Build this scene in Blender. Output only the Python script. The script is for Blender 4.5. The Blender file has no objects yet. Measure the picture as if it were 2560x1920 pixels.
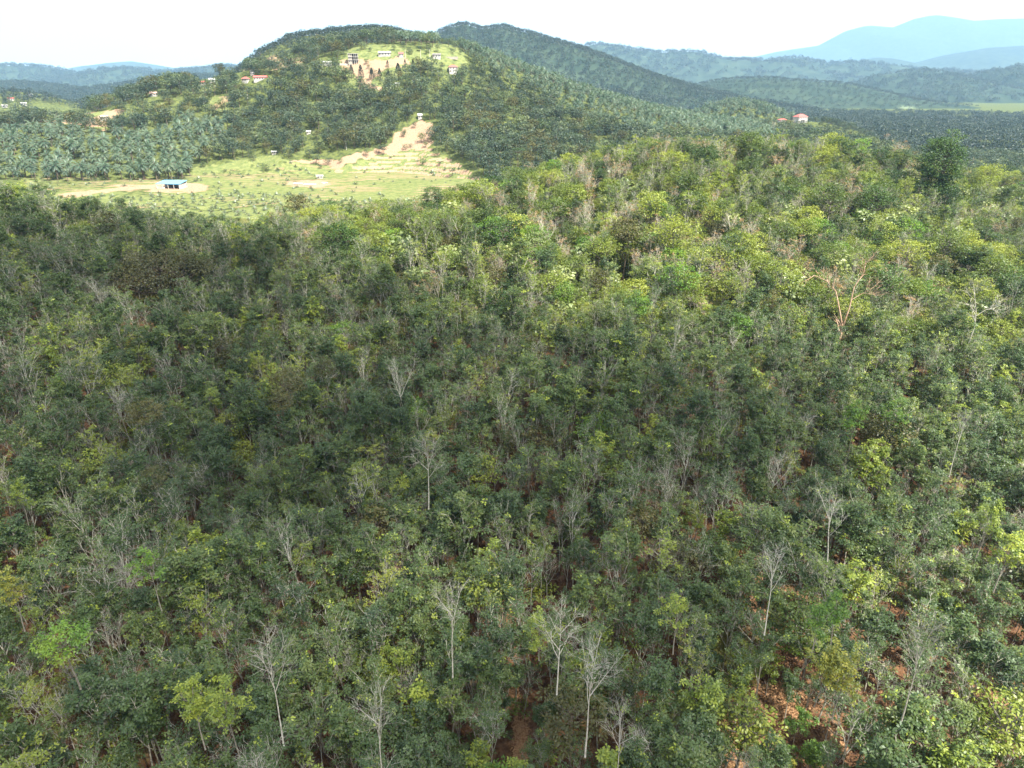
import bpy, math, random
import numpy as np
from mathutils import Vector, Matrix
R = math.radians
sc = bpy.context.scene
col = sc.collection

# ------------------------------------------------------------------ camera
FPX = 1732.0                                  # focal length in photo pixels (2560 wide)
PITCH = math.atan(760.0 / FPX)                # horizon sits at row 200 of 1920
CZ = 100.0                                    # drone height datum
cam_d = bpy.data.cameras.new('camera'); cam = bpy.data.objects.new('camera', cam_d); col.objects.link(cam)
cam_d.sensor_width = 36.0; cam_d.lens = 36.0 * FPX / 2560.0
cam_d.clip_start = 1.0; cam_d.clip_end = 40000.0
cam.location = (0, 0, CZ); cam.rotation_euler = (math.pi / 2 - PITCH, 0, 0)
sc.camera = cam

# ------------------------------------------------------------------ sky, sun, exposure
SUN_AZ, SUN_EL = R(135), R(52)                # azimuth clockwise from +y (view direction)
SUN = np.array([math.sin(SUN_AZ) * math.cos(SUN_EL), math.cos(SUN_AZ) * math.cos(SUN_EL), math.sin(SUN_EL)])
world = bpy.data.worlds.new('World'); sc.world = world; world.use_nodes = True
nt = world.node_tree; nt.nodes.clear()
N = nt.nodes.new; LK = nt.links.new
sky = N('ShaderNodeTexSky'); sky.sky_type = 'NISHITA'; sky.sun_disc = False
sky.sun_elevation = SUN_EL; sky.sun_rotation = SUN_AZ; sky.dust_density = 2.0
skys = N('ShaderNodeVectorMath'); skys.operation = 'SCALE'; skys.inputs['Scale'].default_value = 0.08
LK(sky.outputs[0], skys.inputs[0])
tc = N('ShaderNodeTexCoord'); cn = N('ShaderNodeTexNoise')
cn.inputs['Scale'].default_value = 2.2; cn.inputs['Detail'].default_value = 6
LK(tc.outputs['Generated'], cn.inputs['Vector'])
cr = N('ShaderNodeValToRGB'); cr.color_ramp.elements[0].position = .30; cr.color_ramp.elements[1].position = .55
cr.color_ramp.elements[0].color = (.7, .7, .7, 1)
LK(cn.outputs['Fac'], cr.inputs[0])
mx = N('ShaderNodeMix'); mx.data_type = 'RGBA'
LK(cr.outputs[0], mx.inputs['Factor']); LK(skys.outputs[0], mx.inputs['A'])
mx.inputs['B'].default_value = (.46, .47, .48, 1)      # bright thin cloud
bg = N('ShaderNodeBackground'); bg.inputs['Strength'].default_value = 1.0
LK(mx.outputs['Result'], bg.inputs['Color'])
wo = N('ShaderNodeOutputWorld'); LK(bg.outputs[0], wo.inputs[0])
world.cycles.sampling_method = 'MANUAL'; world.cycles.sample_map_resolution = 256

sl = bpy.data.lights.new('sun', 'SUN'); sl.energy = 5.0; sl.angle = R(.55); sl.color = (1, .94, .82)
so = bpy.data.objects.new('sun', sl); col.objects.link(so); so.location = (0, 0, 1500)
so.rotation_euler = Vector(-SUN).to_track_quat('-Z', 'Y').to_euler()

vs = sc.view_settings; vs.view_transform = 'Standard'; vs.look = 'None'; vs.gamma = 1.0; vs.use_curve_mapping = False
vs.exposure = 1.75
cy = sc.cycles
cy.max_bounces = 5; cy.diffuse_bounces = 3; cy.glossy_bounces = 1; cy.transmission_bounces = 2
cy.transparent_max_bounces = 12; cy.volume_bounces = 1; cy.caustics_reflective = False; cy.caustics_refractive = False
cy.use_denoising = True; cy.use_adaptive_sampling = True; cy.adaptive_threshold = 0.015
sc.render.film_transparent = False

# ------------------------------------------------------------------ picture <-> place
SP, CP = math.sin(PITCH), math.cos(PITCH)
def ray(u, v):
    xc = (np.asarray(u, float) - 1280) / FPX; yc = -(np.asarray(v, float) - 960) / FPX
    return xc, CP + yc * SP, -SP + yc * CP
def project(x, y, z):
    d = y * CP - (z - CZ) * SP; d = np.where(d < .1, .1, d)
    up = y * SP + (z - CZ) * CP
    return 1280 + FPX * x / d, 960 - FPX * up / d
def at(u, v, Y):
    dx, dy, dz = ray(u, v); t = Y / dy
    return dx * t, Y + 0 * t, CZ + dz * t

# ------------------------------------------------------------------ noise
_nr = np.random.RandomState(5); _tab = _nr.rand(256, 256)
def vnoise(x, y):
    xi = np.floor(x).astype(int); yi = np.floor(y).astype(int)
    fx = x - xi; fy = y - yi; fx = fx * fx * (3 - 2 * fx); fy = fy * fy * (3 - 2 * fy)
    g = lambda a, b: _tab[a & 255, b & 255]
    return (g(xi, yi) * (1 - fx) + g(xi + 1, yi) * fx) * (1 - fy) + (g(xi, yi + 1) * (1 - fx) + g(xi + 1, yi + 1) * fx) * fy
def fbm(x, y, o=4):
    s = 0; a = 1.0; t = 0
    for i in range(o):
        s = s + a * vnoise(x * 2 ** i + 17.3 * i, y * 2 ** i + 9.1 * i); t += a; a *= .5
    return s / t - .5
def sstep(t):
    t = np.clip(t, 0, 1); return t * t * (3 - 2 * t)
def inpoly(u, v, P):
    P = np.asarray(P, float); n = len(P); r = np.zeros(np.shape(u), bool); j = n - 1
    for i in range(n):
        xi, yi = P[i]; xj, yj = P[j]
        c = ((yi > v) != (yj > v)) & (u < (xj - xi) * (v - yi) / (yj - yi + 1e-9) + xi)
        r ^= c; j = i
    return r

# ------------------------------------------------------------------ the shape of the land
SK_U = [-200, 0, 100, 150, 250, 350, 420, 500, 600, 680, 740, 820, 900, 1000, 1080, 1150, 1230, 1300, 1400, 1480, 1560, 1700, 1900, 2100, 2250, 2330, 2450, 2560, 2800]
SK_V = [450, 455, 458, 480, 494, 506, 520, 532, 535, 516, 498, 498, 498, 488, 476, 460, 438, 410, 382, 362, 345, 326, 316, 322, 350, 385, 405, 412, 430]   # skyline of the near forest
RU = [-300, 0, 250, 500, 700, 900, 1100, 1250, 1400, 1550, 1750, 1950, 2200, 2400, 2560, 2800]
RV = [455, 472, 512, 578, 552, 512, 488, 450, 402, 358, 342, 345, 385, 425, 446, 470]
RY = [205, 210, 215, 215, 222, 232, 240, 250, 262, 272, 280, 288, 292, 296, 300, 300]
_rx, _ry, _rz = ray(RU, RV)
R_A = _rx / _ry; R_E = _rz / _ry
def ground_z(x, y):
    x = np.asarray(x, float); y = np.asarray(y, float)
    a = x / np.maximum(y, 30.)
    Yr = np.interp(a, R_A, RY); zr = CZ + np.interp(a, R_A, R_E) * Yr - 13.5
    zb = CZ - 86
    t = np.clip((y - 40) / (Yr - 40), 0, 1)
    front = zb + (zr - zb) * (t ** 1.12)
    flo = np.interp(a, [-.8, .05, .3, .8], [CZ - 55, CZ - 55, CZ - 60, CZ - 62])
    flo = flo - np.clip((y - 700) / 1500, 0, 1) * 6
    back = zr + (flo - zr) * sstep((y - Yr) / 85)
    z = np.where(y < Yr, front, back)
    n = fbm(x / 45 + 3, y / 45, 4) * 7 * sstep((y - 20) / 60) * (1 - .6 * sstep((y - 320) / 80))
    return z + n

class Layer:
    def __init__(s, name, pts, Y, wf, wb, tree=8., base=-80., rough=6., rs=90., res=None, label=None):
        u = np.array([p[0] for p in pts], float); v = np.array([p[1] for p in pts], float)
        Ys = np.array([p[2] if len(p) > 2 else Y for p in pts], float)
        X, _, Z = at(u, v, Ys)
        o = np.argsort(X); s.X, s.Y, s.Z = X[o], Ys[o], Z[o] - tree
        s.name, s.wf, s.wb, s.base, s.rough, s.rs, s.res, s.Y0, s.label = name, wf, wb, CZ + base, rough, rs, res, Y, label
        s.tree = tree
    def z(s, x, y):
        Yc = np.interp(x, s.X, s.Y); Zc = np.interp(x, s.X, s.Z)
        ed = 0.35 * s.wf
        Zc = s.base + (Zc - s.base) * sstep((x - s.X[0] + ed) / ed) * sstep((s.X[-1] + ed - x) / ed)
        n = fbm(x / s.rs + s.Y0, y / s.rs, 5)
        t = (y - Yc + n * s.wf * .25 * np.clip((Yc - y) / s.wf * 3, 0, 1)) / np.where(y < Yc, s.wf, s.wb)
        b = np.cos(np.clip(np.abs(t), 0, 1) * math.pi / 2); b = np.where(t < 0, b ** 1.35, b * b)
        h = s.base + (Zc - s.base) * b
        return h + n * s.rough * 2 * np.clip((h - s.base) / 25, 0, 1) * np.clip(np.abs(t) * 4, .15, 1)

main = Layer('main_hill', [(-260, 340, 560), (-100, 318, 580), (60, 292, 600), (200, 268, 620), (300, 243, 640), (400, 212, 660), (480, 188, 680), (560, 172, 690), (640, 152, 700), (720, 128, 710), (790, 108, 710), (860, 95, 700), (950, 86, 700), (1050, 84, 700), (1130, 92, 700), (1200, 114, 700), (1300, 156, 690), (1400, 193, 690), (1500, 227, 690), (1600, 255, 690), (1700, 276, 690), (1800, 292, 690), (1950, 312, 690)], 700, 285, 260, tree=7, base=-64., rough=7, rs=110)
peak = Layer('dark_peak', [(540, 200), (600, 172), (640, 147), (700, 103), (760, 74), (830, 64), (900, 57), (950, 55), (1010, 67), (1060, 82), (1150, 104), (1250, 135), (1340, 180)], 960, 300, 300, tree=8, rough=5)
knoll = Layer('knoll', [(1700, 300), (1740, 275), (1790, 252), (1850, 243), (1910, 255), (1960, 275), (2010, 300)], 860, 120, 150, tree=8, rough=2)
houserise = Layer('house_rise', [(1900, 318), (1950, 305), (2000, 303), (2060, 306), (2130, 325)], 700, 110, 120, tree=0, rough=1)
ridge = Layer('blue_ridge', [(960, 150), (1030, 105), (1085, 78), (1130, 58), (1165, 50), (1200, 62), (1260, 56), (1330, 75), (1400, 97), (1500, 135), (1600, 170), (1700, 200), (1800, 226), (1900, 246), (2000, 264)], 1900, 600, 600, tree=10, rough=11, rs=200)
palmhill = Layer('plantation_hill', [(1620, 245), (1700, 218), (1800, 196), (1900, 190), (2000, 198), (2100, 204), (2160, 220), (2230, 240)], 2300, 560, 500, tree=4, rough=5, rs=240)
leftnear = Layer('village_hill', [(-300, 205), (-80, 212), (0, 214), (60, 218), (130, 236), (200, 256), (290, 275)], 1150, 240, 250, tree=8, rough=4)
left1 = Layer('wooded_hill', [(-300, 205), (-60, 205), (40, 198), (130, 206), (200, 217), (300, 206), (400, 191), (470, 181), (580, 178), (700, 190)], 2500, 650, 600, tree=10, rough=10, rs=240)
left2 = Layer('far_hill', [(-400, 175), (-50, 165), (50, 164), (110, 168), (200, 187), (270, 182), (330, 174), (365, 173), (410, 186), (480, 178), (560, 168), (700, 180)], 4600, 1000, 900, tree=0, rough=26, rs=330)
left3 = Layer('hazy_hill', [(-300, 190), (150, 182), (240, 166), (290, 156), (330, 153), (390, 162), (440, 171), (520, 166), (620, 160), (760, 180)], 8500, 1600, 1400, tree=0, rough=40, rs=700)
right1 = Layer('right_hill', [(2080, 240), (2140, 208), (2210, 180), (2300, 168), (2370, 178), (2430, 194), (2480, 172), (2560, 158), (2700, 150), (2900, 170)], 3000, 680, 600, tree=10, rough=10, rs=260)
right2 = Layer('rolling_hill', [(1380, 130), (1480, 113), (1560, 120), (1640, 134), (1740, 130), (1800, 146), (1840, 150), (1900, 152), (1975, 146), (2050, 162), (2120, 156), (2230, 172), (2400, 184), (2560, 188), (2800, 180)], 4600, 1000, 900, tree=0, rough=26, rs=300)
right3 = Layer('pale_hill', [(1900, 185), (2050, 172), (2140, 152), (2200, 143), (2280, 160), (2370, 137), (2470, 120), (2560, 114), (2760, 110)], 6800, 1300, 1200, tree=0, rough=34, rs=500)
mount = Layer('far_mountain', [(1700, 190), (1850, 150), (1950, 128), (2050, 113), (2120, 76), (2160, 66), (2230, 70), (2290, 46), (2330, 38), (2370, 45), (2420, 53), (2500, 48), (2560, 46), (2720, 60), (3000, 110)], 11500, 3000, 1800, tree=0, rough=75, rs=1200)
LAYERS = [main, peak, knoll, houserise, ridge, palmhill, leftnear, left1, left2, left3, right1, right2, right3, mount]

# ground cover, read off the picture once and kept on the land
CLEAR_TOP = [(820, 168), (850, 152), (885, 118), (930, 108), (985, 112), (1060, 128), (1100, 106), (1135, 108), (1165, 135), (1170, 160), (1160, 180), (1060, 165), (1020, 190), (1000, 215), (940, 232), (895, 236), (872, 205), (850, 180)]
YELLOWF = [(512, 243), (590, 236), (572, 280), (530, 276)]
LEFTBARE = [(-200, 292), (130, 284), (250, 280), (310, 272), (300, 296), (255, 326), (200, 312), (100, 304), (-200, 318)]
HILLOCK = [(585, 160), (640, 150), (690, 140), (770, 146), (760, 168), (660, 176), (585, 172)]
SLIDE = [(1050, 300), (1085, 312), (1072, 372), (1000, 384), (900, 400), (858, 415), (840, 412), (880, 385), (960, 372), (985, 335), (1030, 312)]
STRIP = [(560, 430), (640, 412), (760, 398), (850, 398), (860, 425), (700, 432)]
TERR = [(790, 462), (850, 425), (900, 402), (1000, 378), (1080, 374), (1130, 400), (1180, 435), (1240, 470), (1230, 500), (760, 500)]
PALML = [(-260, 322), (60, 306), (150, 302), (200, 316), (255, 328), (330, 318), (420, 306), (470, 275), (560, 290), (590, 335), (500, 385), (455, 432), (360, 446), (-260, 452)]
PALMR = [(985, 84), (1130, 84), (1300, 148), (1500, 222), (1760, 276), (1950, 300), (1950, 350), (1700, 336), (1560, 320), (1430, 285), (1330, 215), (1200, 165), (1175, 125), (1090, 104), (1000, 112)]
VALLEY = [(60, 442), (360, 446), (460, 436), (520, 424), (620, 410), (720, 404), (800, 410), (860, 425), (1080, 395), (1240, 470), (1300, 620), (40, 620)]
GREENB = [(430, 430), (600, 400), (690, 388), (720, 400), (560, 425), (500, 440)]

def cover(x, y, z):
    """grass, soil, terrace weights for far ground"""
    u, v = project(x, y, z)
    wob = 9 * fbm(x / 14, y / 14, 3) + 9 * fbm(x / 4 + 9, y / 4, 2); u = u + wob * 1.6; v = v + wob
    far = y > 330
    grass = np.zeros_like(u); soil = np.zeros_like(u); terr = np.zeros_like(u)
    hill = far & (y < 760)
    grass[hill & inpoly(u, v, CLEAR_TOP)] = .75
    grass[hill & inpoly(u, v, YELLOWF)] = 1
    soil[hill & inpoly(u, v, YELLOWF) & (fbm(x / 9, y / 9) > .05)] = .6
    m = hill & inpoly(u, v, CLEAR_TOP)
    soil[m & inpoly(u, v, [(850, 150), (960, 150), (1010, 140), (1030, 160), (960, 178), (930, 212), (960, 218), (905, 226), (895, 190), (860, 176)])] = .9
    m = hill & inpoly(u, v, LEFTBARE); grass[m] = 1; soil[m & (fbm(x / 20, y / 20) > -.05)] = .8
    m = far & inpoly(u, v, HILLOCK); grass[m] = .8; soil[m & (fbm(x / 15, y / 15) > -.05)] = .7
    soil[hill & inpoly(u, v, SLIDE)] = 1
    soil[hill & inpoly(u, v, STRIP)] = .9
    m = hill & inpoly(u, v, VALLEY); grass[m] = np.clip(.75 + 1.6 * fbm(x / 25, y / 25, 3), .3, 1)[m]; fq = y / 6.5 + 1.2 * fbm(x / 40, y / 40, 2) + .02 * x; soil[m] = (np.clip((fq - np.floor(fq) - .62) * 6, 0, 1) * np.clip(.6 + 3 * fbm(x / 30 + 4, y / 30, 3), 0, 1.3))[m]
    m = hill & inpoly(u, v, GREENB); grass[m] = 1; soil[m] = 0
    m = hill & inpoly(u, v, TERR); terr[m] = 1; grass[m] = 1
    # dirt road and yard round the shed
    du = np.abs(v - np.interp(u, [150, 260, 330, 420, 520], [492, 478, 468, 466, 470]))
    soil[far & (y < 620) & (du < 7) & (u > 150) & (u < 520)] = 1
    soil[far & (y < 620) & (((u - 445) / 75) ** 2 + ((v - 470) / 11) ** 2 < 1)] = 1
    soil[far & (y < 620) & (((u - 770) / 50) ** 2 + ((v - 458) / 9) ** 2 < 1)] = 1
    return grass, soil, terr
def land_z(x, y):
    z = ground_z(x, y)
    for L in LAYERS: z = np.maximum(z, L.z(x, y))
    return z
def main_z(x, y):
    z = main.z(x, y)
    u, v = project(x, y, z)
    m = inpoly(u, v, TERR) & (y > 340) & (y < 760)
    q = z / 2.3; f = q - np.floor(q); st = (np.floor(q) + sstep((f - .62) / .38)) * 2.3
    return np.where(m, st, z)
def near_z(x, y): return float(ground_z(np.array([x]), np.array([y]))[0])
def top_z(x, y):
    z = ground_z(x, y)
    for L in LAYERS[:7]: z = np.maximum(z, L.z(x, y) if L is not main else main_z(x, y))
    return z
def cast(u, v, H=0., y0=40., y1=2500.):
    """first place along the picture ray where something H tall would top out"""
    dx, dy, dz = ray(u, v)
    Y = y0 * (y1 / y0) ** np.linspace(0, 1, 3000)
    x = dx / dy * Y; z = CZ + dz / dy * Y
    hit = np.nonzero(z <= top_z(x, Y) + H)[0]
    k = hit[0] if len(hit) else len(Y) - 1
    return float(x[k]), float(Y[k]), float(top_z(x[k:k + 1], Y[k:k + 1])[0])

# ------------------------------------------------------------------ materials
def newmat(name):
    m = bpy.data.materials.new(name); m.use_nodes = True; t = m.node_tree; t.nodes.clear()
    return m, t, t.nodes.new, t.links.new
def ramp(n, stops):
    e = n.color_ramp.elements
    while len(e) < len(stops): e.new(.5)
    for k, (p, c) in enumerate(stops): e[k].position = p; e[k].color = (*c, 1)
def leafmat(name, stops, flush=None, flush_at=.97, trans=.34, gloss=.03, wo=.55):
    m, t, N, L = newmat(name)
    oi = N('ShaderNodeObjectInfo'); at_ = N('ShaderNodeAttribute'); at_.attribute_name = 'tint'
    ma = N('ShaderNodeMath'); ma.operation = 'MULTIPLY_ADD'; ma.inputs[1].default_value = wo
    mb = N('ShaderNodeMath'); mb.operation = 'MULTIPLY'; mb.inputs[1].default_value = 1 - wo
    L(at_.outputs['Fac'], mb.inputs[0]); L(oi.outputs['Random'], ma.inputs[0]); L(mb.outputs[0], ma.inputs[2])
    r = N('ShaderNodeValToRGB'); ramp(r, stops); L(ma.outputs[0], r.inputs[0])
    c = r.outputs[0]
    if flush:
        gt = N('ShaderNodeMath'); gt.operation = 'GREATER_THAN'; gt.inputs[1].default_value = flush_at; L(at_.outputs['Fac'], gt.inputs[0])
        g2 = N('ShaderNodeMath'); g2.operation = 'GREATER_THAN'; g2.inputs[1].default_value = .55; L(oi.outputs['Random'], g2.inputs[0])
        g3 = N('ShaderNodeMath'); g3.operation = 'MULTIPLY'; L(gt.outputs[0], g3.inputs[0]); L(g2.outputs[0], g3.inputs[1])
        mixc = N('ShaderNodeMix'); mixc.data_type = 'RGBA'; L(g3.outputs[0], mixc.inputs['Factor']); L(c, mixc.inputs['A']); mixc.inputs['B'].default_value = (*flush, 1)
        c = mixc.outputs['Result']
    d = N('ShaderNodeBsdfDiffuse'); L(c, d.inputs[0])
    tr = N('ShaderNodeBsdfTranslucent')
    tm = N('ShaderNodeMix'); tm.data_type = 'RGBA'; tm.blend_type = 'MULTIPLY'; tm.inputs['Factor'].default_value = 1; L(c, tm.inputs['A']); tm.inputs['B'].default_value = (1.25, 1.35, .6, 1)
    L(tm.outputs['Result'], tr.inputs[0])
    m1 = N('ShaderNodeMixShader'); m1.inputs[0].default_value = trans; L(d.outputs[0], m1.inputs[1]); L(tr.outputs[0], m1.inputs[2])
    gl = N('ShaderNodeBsdfGlossy'); gl.inputs['Roughness'].default_value = .5; gl.inputs['Color'].default_value = (.9, .95, 1, 1)
    m2 = N('ShaderNodeMixShader'); m2.inputs[0].default_value = gloss; L(m1.outputs[0], m2.inputs[1]); L(gl.outputs[0], m2.inputs[2])
    o = N('ShaderNodeOutputMaterial'); L(m2.outputs[0], o.inputs[0]); return m
def barkmat(name, a, b, scale=3.):
    m, t, N, L = newmat(name)
    g = N('ShaderNodeTexCoord'); n = N('ShaderNodeTexNoise'); n.inputs['Scale'].default_value = scale; n.inputs['Detail'].default_value = 4
    L(g.outputs['Object'], n.inputs['Vector'])
    oi = N('ShaderNodeObjectInfo'); ma = N('ShaderNodeMath'); ma.operation = 'MULTIPLY_ADD'; ma.inputs[1].default_value = .35; ma.inputs[2].default_value = -.17
    L(oi.outputs['Random'], ma.inputs[0]); ad = N('ShaderNodeMath'); L(n.outputs['Fac'], ad.inputs[0]); L(ma.outputs[0], ad.inputs[1])
    r = N('ShaderNodeValToRGB'); ramp(r, [(.3, a), (.68, b)]); L(ad.outputs[0], r.inputs[0])
    d = N('ShaderNodeBsdfDiffuse'); L(r.outputs[0], d.inputs[0])
    o = N('ShaderNodeOutputMaterial'); L(d.outputs[0], o.inputs[0]); return m
def plain(name, c, var=.18, scale=1.2, rough=.8, c2=None):
    m, t, N, L = newmat(name)
    g = N('ShaderNodeTexCoord'); n = N('ShaderNodeTexNoise'); n.inputs['Scale'].default_value = scale; n.inputs['Detail'].default_value = 5
    L(g.outputs['Object'], n.inputs['Vector'])
    r = N('ShaderNodeValToRGB'); ramp(r, [(.3, tuple(k * (1 - var) for k in c)), (.7, c2 or tuple(min(1, k * (1 + var)) for k in c))]); L(n.outputs['Fac'], r.inputs[0])
    p = N('ShaderNodeBsdfPrincipled'); L(r.outputs[0], p.inputs['Base Color']); p.inputs['Roughness'].default_value = rough
    o = N('ShaderNodeOutputMaterial'); L(p.outputs[0], o.inputs[0]); return m
def landmat(name, forest, grass, grass2, soil, soil2, sc1=.06, sc2=.5):
    """forest floor / grass / soil chosen by what grows there, broken up with noise"""
    m, t, N, L = newmat(name)
    g = N('ShaderNodeTexCoord')
    def noise(s, d=5):
        n = N('ShaderNodeTexNoise'); n.inputs['Scale'].default_value = s; n.inputs['Detail'].default_value = d; L(g.outputs['Object'], n.inputs['Vector']); return n
    n1, n2, n3 = noise(sc1), noise(sc2), noise(sc2 * 4, 3)
    def two(a, b, n, lo=.35, hi=.65):
        r = N('ShaderNodeValToRGB'); ramp(r, [(lo, a), (hi, b)]); L(n.outputs['Fac'], r.inputs[0]); return r.outputs[0]
    def mix(f, a, b, mode='MIX'):
        x = N('ShaderNodeMix'); x.data_type = 'RGBA'; x.blend_type = mode
        if isinstance(f, float): x.inputs['Factor'].default_value = f
        else: L(f, x.inputs['Factor'])
        L(a, x.inputs['A']); L(b, x.inputs['B']); return x.outputs['Result']
    ag = N('ShaderNodeAttribute'); ag.attribute_name = 'grass'; as_ = N('ShaderNodeAttribute'); as_.attribute_name = 'soil'
    F = two(forest[0], forest[1], n2); G = mix(n1.outputs['Fac'], two(grass, grass2, n2), two(grass2, grass, n3)); S = two(soil, soil2, n3)
    def ragged(f, n, k):
        a = N('ShaderNodeMath'); a.operation = 'MULTIPLY_ADD'; a.inputs[1].default_value = k; a.inputs[2].default_value = -k * .5; L(n.outputs['Fac'], a.inputs[0])
        b = N('ShaderNodeMath'); b.operation = 'ADD'; L(f, b.inputs[0]); L(a.outputs[0], b.inputs[1])
        m_ = N('ShaderNodeMapRange'); m_.interpolation_type = 'SMOOTHSTEP'; m_.inputs['From Min'].default_value = .25; m_.inputs['From Max'].default_value = .8; L(b.outputs[0], m_.inputs['Value']); return m_.outputs['Result']
    c = mix(ragged(ag.outputs['Fac'], n2, 1.3), F, G); c = mix(ragged(as_.outputs['Fac'], n3, 1.5), c, S)
    d = N('ShaderNodeBsdfDiffuse'); L(c, d.inputs[0])
    b = N('ShaderNodeBump'); b.inputs['Strength'].default_value = .6; b.inputs['Distance'].default_value = .5; L(n3.outputs['Fac'], b.inputs['Height']); L(b.outputs[0], d.inputs['Normal'])
    o = N('ShaderNodeOutputMaterial'); L(d.outputs[0], o.inputs[0]); return m

G_DARK = [(.05, (.028, .052, .018)), (.35, (.052, .090, .026)), (.65, (.084, .128, .033)), (.95, (.150, .182, .046))]
M = dict(
    rubber=leafmat('rubber_leaf', G_DARK, flush=(.30, .36, .04), flush_at=.955),
    flush=leafmat('young_leaf', [(.1, (.085, .13, .026)), (.45, (.19, .25, .032)), (.9, (.32, .36, .048))], trans=.4, wo=.3),
    bright=leafmat('bright_leaf', [(.1, (.06, .12, .02)), (.5, (.12, .23, .026)), (.9, (.21, .31, .035))], trans=.4, wo=.35),
    yellow=leafmat('yellow_leaf', [(.1, (.10, .13, .025)), (.5, (.24, .25, .035)), (.9, (.36, .33, .05))], trans=.4, wo=.25),
    broad=leafmat('broad_leaf', [(.05, (.024, .050, .012)), (.35, (.095, .138, .020)), (.65, (.170, .212, .027)), (.95, (.285, .305, .045))], flush=(.26, .32, .05), flush_at=.93, wo=.75),
    olive=leafmat('olive_leaf', [(.1, (.046, .048, .014)), (.5, (.080, .078, .020)), (.9, (.12, .108, .028))], trans=.25),
    deep=leafmat('deep_leaf', [(.1, (.018, .042, .006)), (.5, (.032, .070, .010)), (.9, (.065, .115, .016))], trans=.18),
    pale=leafmat('pale_leaf', [(.1, (.12, .17, .05)), (.5, (.20, .25, .08)), (.9, (.32, .35, .14))], trans=.35, gloss=.05),
    rust=leafmat('rust_leaf', [(.1, (.18, .11, .045)), (.5, (.25, .15, .06)), (.9, (.32, .21, .09))], trans=.3),
    hillleaf=leafmat('hill_leaf', [(.05, (.020, .038, .024)), (.4, (.038, .062, .036)), (.7, (.062, .090, .046)), (.97, (.12, .145, .065))], trans=.2),
    hilllight=leafmat('light_hill_leaf', [(.1, (.05, .08, .035)), (.5, (.085, .12, .045)), (.9, (.14, .17, .06))], trans=.2),
    palm=leafmat('palm_leaf', [(.1, (.045, .090, .060)), (.5, (.075, .130, .080)), (.9, (.12, .175, .105))], trans=.25, gloss=.03),
    youngpalm=leafmat('young_palm_leaf', [(.1, (.06, .10, .045)), (.5, (.10, .15, .06)), (.9, (.17, .21, .08))], trans=.3, gloss=.08),
    conifer=leafmat('conifer_leaf', [(.1, (.018, .026, .022)), (.5, (.025, .036, .026)), (.9, (.035, .048, .03))], trans=.1),
    farleaf=leafmat('far_leaf', [(.1, (.016, .028, .022)), (.5, (.026, .042, .031)), (.9, (.046, .066, .042))], trans=.15),
    bark=barkmat('pale_bark', (.20, .185, .145), (.48, .46, .38)),
    barebark=barkmat('bare_bark', (.24, .23, .19), (.52, .50, .43)),
    greybark=barkmat('grey_bark', (.10, .092, .072), (.25, .23, .19)),
    pinkbark=barkmat('pinkish_bark', (.30, .27, .21), (.52, .48, .40)),
    orangebark=barkmat('orange_bark', (.30, .17, .10), (.52, .38, .28), 1.2),
    brownbark=barkmat('brown_bark', (.07, .055, .04), (.16, .13, .10)),
    ground=landmat('near_ground', ((.060, .032, .020), (.17, .095, .052)), (.075, .085, .025), (.16, .15, .05), (.20, .10, .05), (.34, .21, .115), .05, .9),
    hill=landmat('hill_ground', ((.05, .065, .028), (.12, .14, .045)), (.075, .11, .038), (.20, .21, .085), (.33, .245, .17), (.25, .155, .10), .03, .35),
    far=landmat('far_ground', ((.024, .040, .030), (.045, .065, .042)), (.09, .13, .07), (.18, .22, .13), (.36, .30, .24), (.3, .24, .18), .004, .02),
    white=plain('white_paint', (.38, .365, .34), .3, .7), cream=plain('cream_wall', (.33, .29, .24), .3, .7), concrete=plain('concrete', (.42, .39, .36), .2),
    redroof=plain('red_roof', (.42, .10, .085), .25, 2.), blueroof=plain('blue_roof', (.12, .34, .52), .12, .6, .45), greyroof=plain('grey_roof', (.16, .15, .15), .25),
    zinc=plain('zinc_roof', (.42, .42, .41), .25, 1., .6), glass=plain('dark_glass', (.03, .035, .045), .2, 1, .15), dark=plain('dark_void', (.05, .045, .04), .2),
    pole=plain('pole_concrete', (.5, .48, .45), .1), wood=plain('weathered_wood', (.2, .14, .09), .3), tarp=plain('white_tarp', (.8, .8, .78), .06), pink=plain('pink_paint', (.62, .42, .36), .1),
    rock=plain('pale_rock', (.45, .40, .33), .3))

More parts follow.
